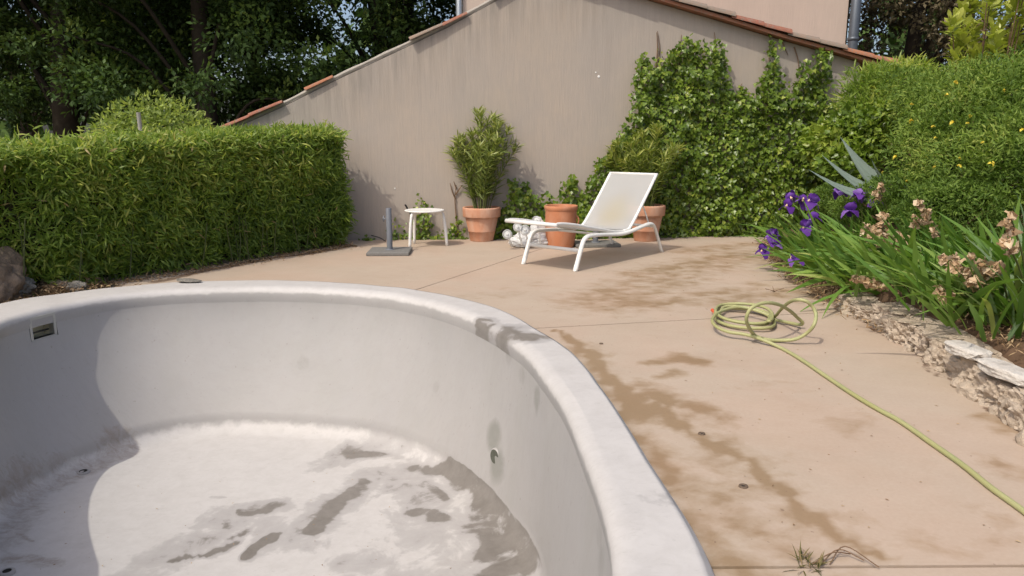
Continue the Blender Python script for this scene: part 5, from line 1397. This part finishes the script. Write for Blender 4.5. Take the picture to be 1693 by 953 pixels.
T = [(-13.2, 17.0, 11, 3.0, .25, 'far left dark tree at the edge of the frame behind the hedge'), (-9.4, 16.0, 12, 2.9, .30, 'dark tree with a thick trunk left of the pale bush'),
     (-11.0, 21.5, 13, 3.4, .28, 'dark tree set back between the two leftmost trunks'), (-6.2, 18.6, 12, 3.0, .24, 'dark tree directly behind the pale bush and post'), (-6.0, 15.2, 11.5, 2.6, .26, 'dark tree with leaning limbs above the hedge middle'),
     (-3.1, 17.5, 12, 3.0, .25, 'dark tree just left of the gable roof slope'), (-.8, 19.6, 12, 3.0, .25, 'dark tree behind the gable roof beside the house corner'), (-3.6, 24, 13, 3.8, .3, 'dark tree farthest back behind the gable slope'), (-15.5, 24, 13, 4, .3, 'dark tree farthest back at the left frame edge')]
for i, (x, y, hg, R, tr, lb) in enumerate(T):
    tree('dark_tree', lb, x, y, hg, R, tr, 'tree_leaf', 100 + i, 1.25 if y < 20 else 1.1, 1.4 if x > -6 else 1.9, .11 if y < 20 else .15, forward=1.5)
tree('olive_tree', 'brownish dark tree right behind the house downpipe', 9.3, 17.5, 10, 2.8, .25, 'tree_leaf2', 201, 1.5, 1.2, .10, 'trees behind the house', 1.2)
tree('olive_tree', 'brownish dark tree behind the laurel at the right edge', 13.2, 18.5, 10.5, 3.2, .25, 'tree_leaf2', 202, 1.4, 1.2, .10, 'trees behind the house', 1.2)
def wood():
    n = 9000; x = rng.uniform(-34, 24, n); z = rng.random(n) ** 1.1 * 9; y = 36 + rng.normal(size=n) * 1.6
    keep = np.array([mnoise.noise(Vector((a * .25, b_ * .35, 0))) > -.12 + .05 * max(0, b_ - 3) for a, b_ in zip(x, z)]); P = np.c_[x, y, z][keep]; n = len(P)
    o = leaves('far_wood', P, rdir(n), rdir(n) + (0, -.6, .6), rng.uniform(.5, 1.0, n), rng.uniform(.3, .6, n), M['tree_leaf'], None, T_OVAL); tag(o, 'far dark wood closing the view behind the trees', 'wood', None, 'stuff')
wood()
def bright_bush():
    t = tag(wempty('pale_bush', (-6.0, 12.2, -.07)), 'sunlit pale green bush peeping over the hedge', 'bush')
    P = []; D = []
    for px, py, rx, rz in ((215, 215, .5, .45), (250, 205, .55, .5), (290, 210, .5, .45), (190, 235, .4, .4), (250, 260, .9, .6), (320, 225, .35, .3)):
        c = ap(px, py, 12.2); k = 900; d = rdir(k); P.append(c + d * (rng.random((k, 1)) ** .4) * (rx, rx, rz)); D.append(unit(d + rng.normal(size=(k, 3)) * .7))
    P = np.concatenate(P); D = np.concatenate(D); n = len(P)
    leaves('foliage', P, D, np.tile((0, 0, 1.0), (n, 1)) + rng.normal(size=(n, 3)) * .5, rng.uniform(.07, .12, n), rng.uniform(.03, .05, n), M['bright_leaf'], t, T_RHOMB)
    b = MB()
    for k in range(8): b.tube(smooth_path([(-6 + random.uniform(-.1, .1), 12.2, -.1), (-6 + random.uniform(-.4, .4), 12.2, .6), tuple(ap(random.uniform(200, 310), random.uniform(205, 230), 12.2))], 4), .02, 5)
    b.build('stems', M['twig'], t)
bright_bush()
p = ap(238, 225, 11.2); b = MB(); b.tube([(p[0], p[1], -.1), (p[0] - .05, p[1], ap(233, 186, 11.2)[2])], .03, 10)
tag(b.build('wooden_post', M['post']), 'thin grey post standing in front of the pale bush', 'post')
for o in list(bpy.data.objects):
    if '_world' in o: del o['_world']
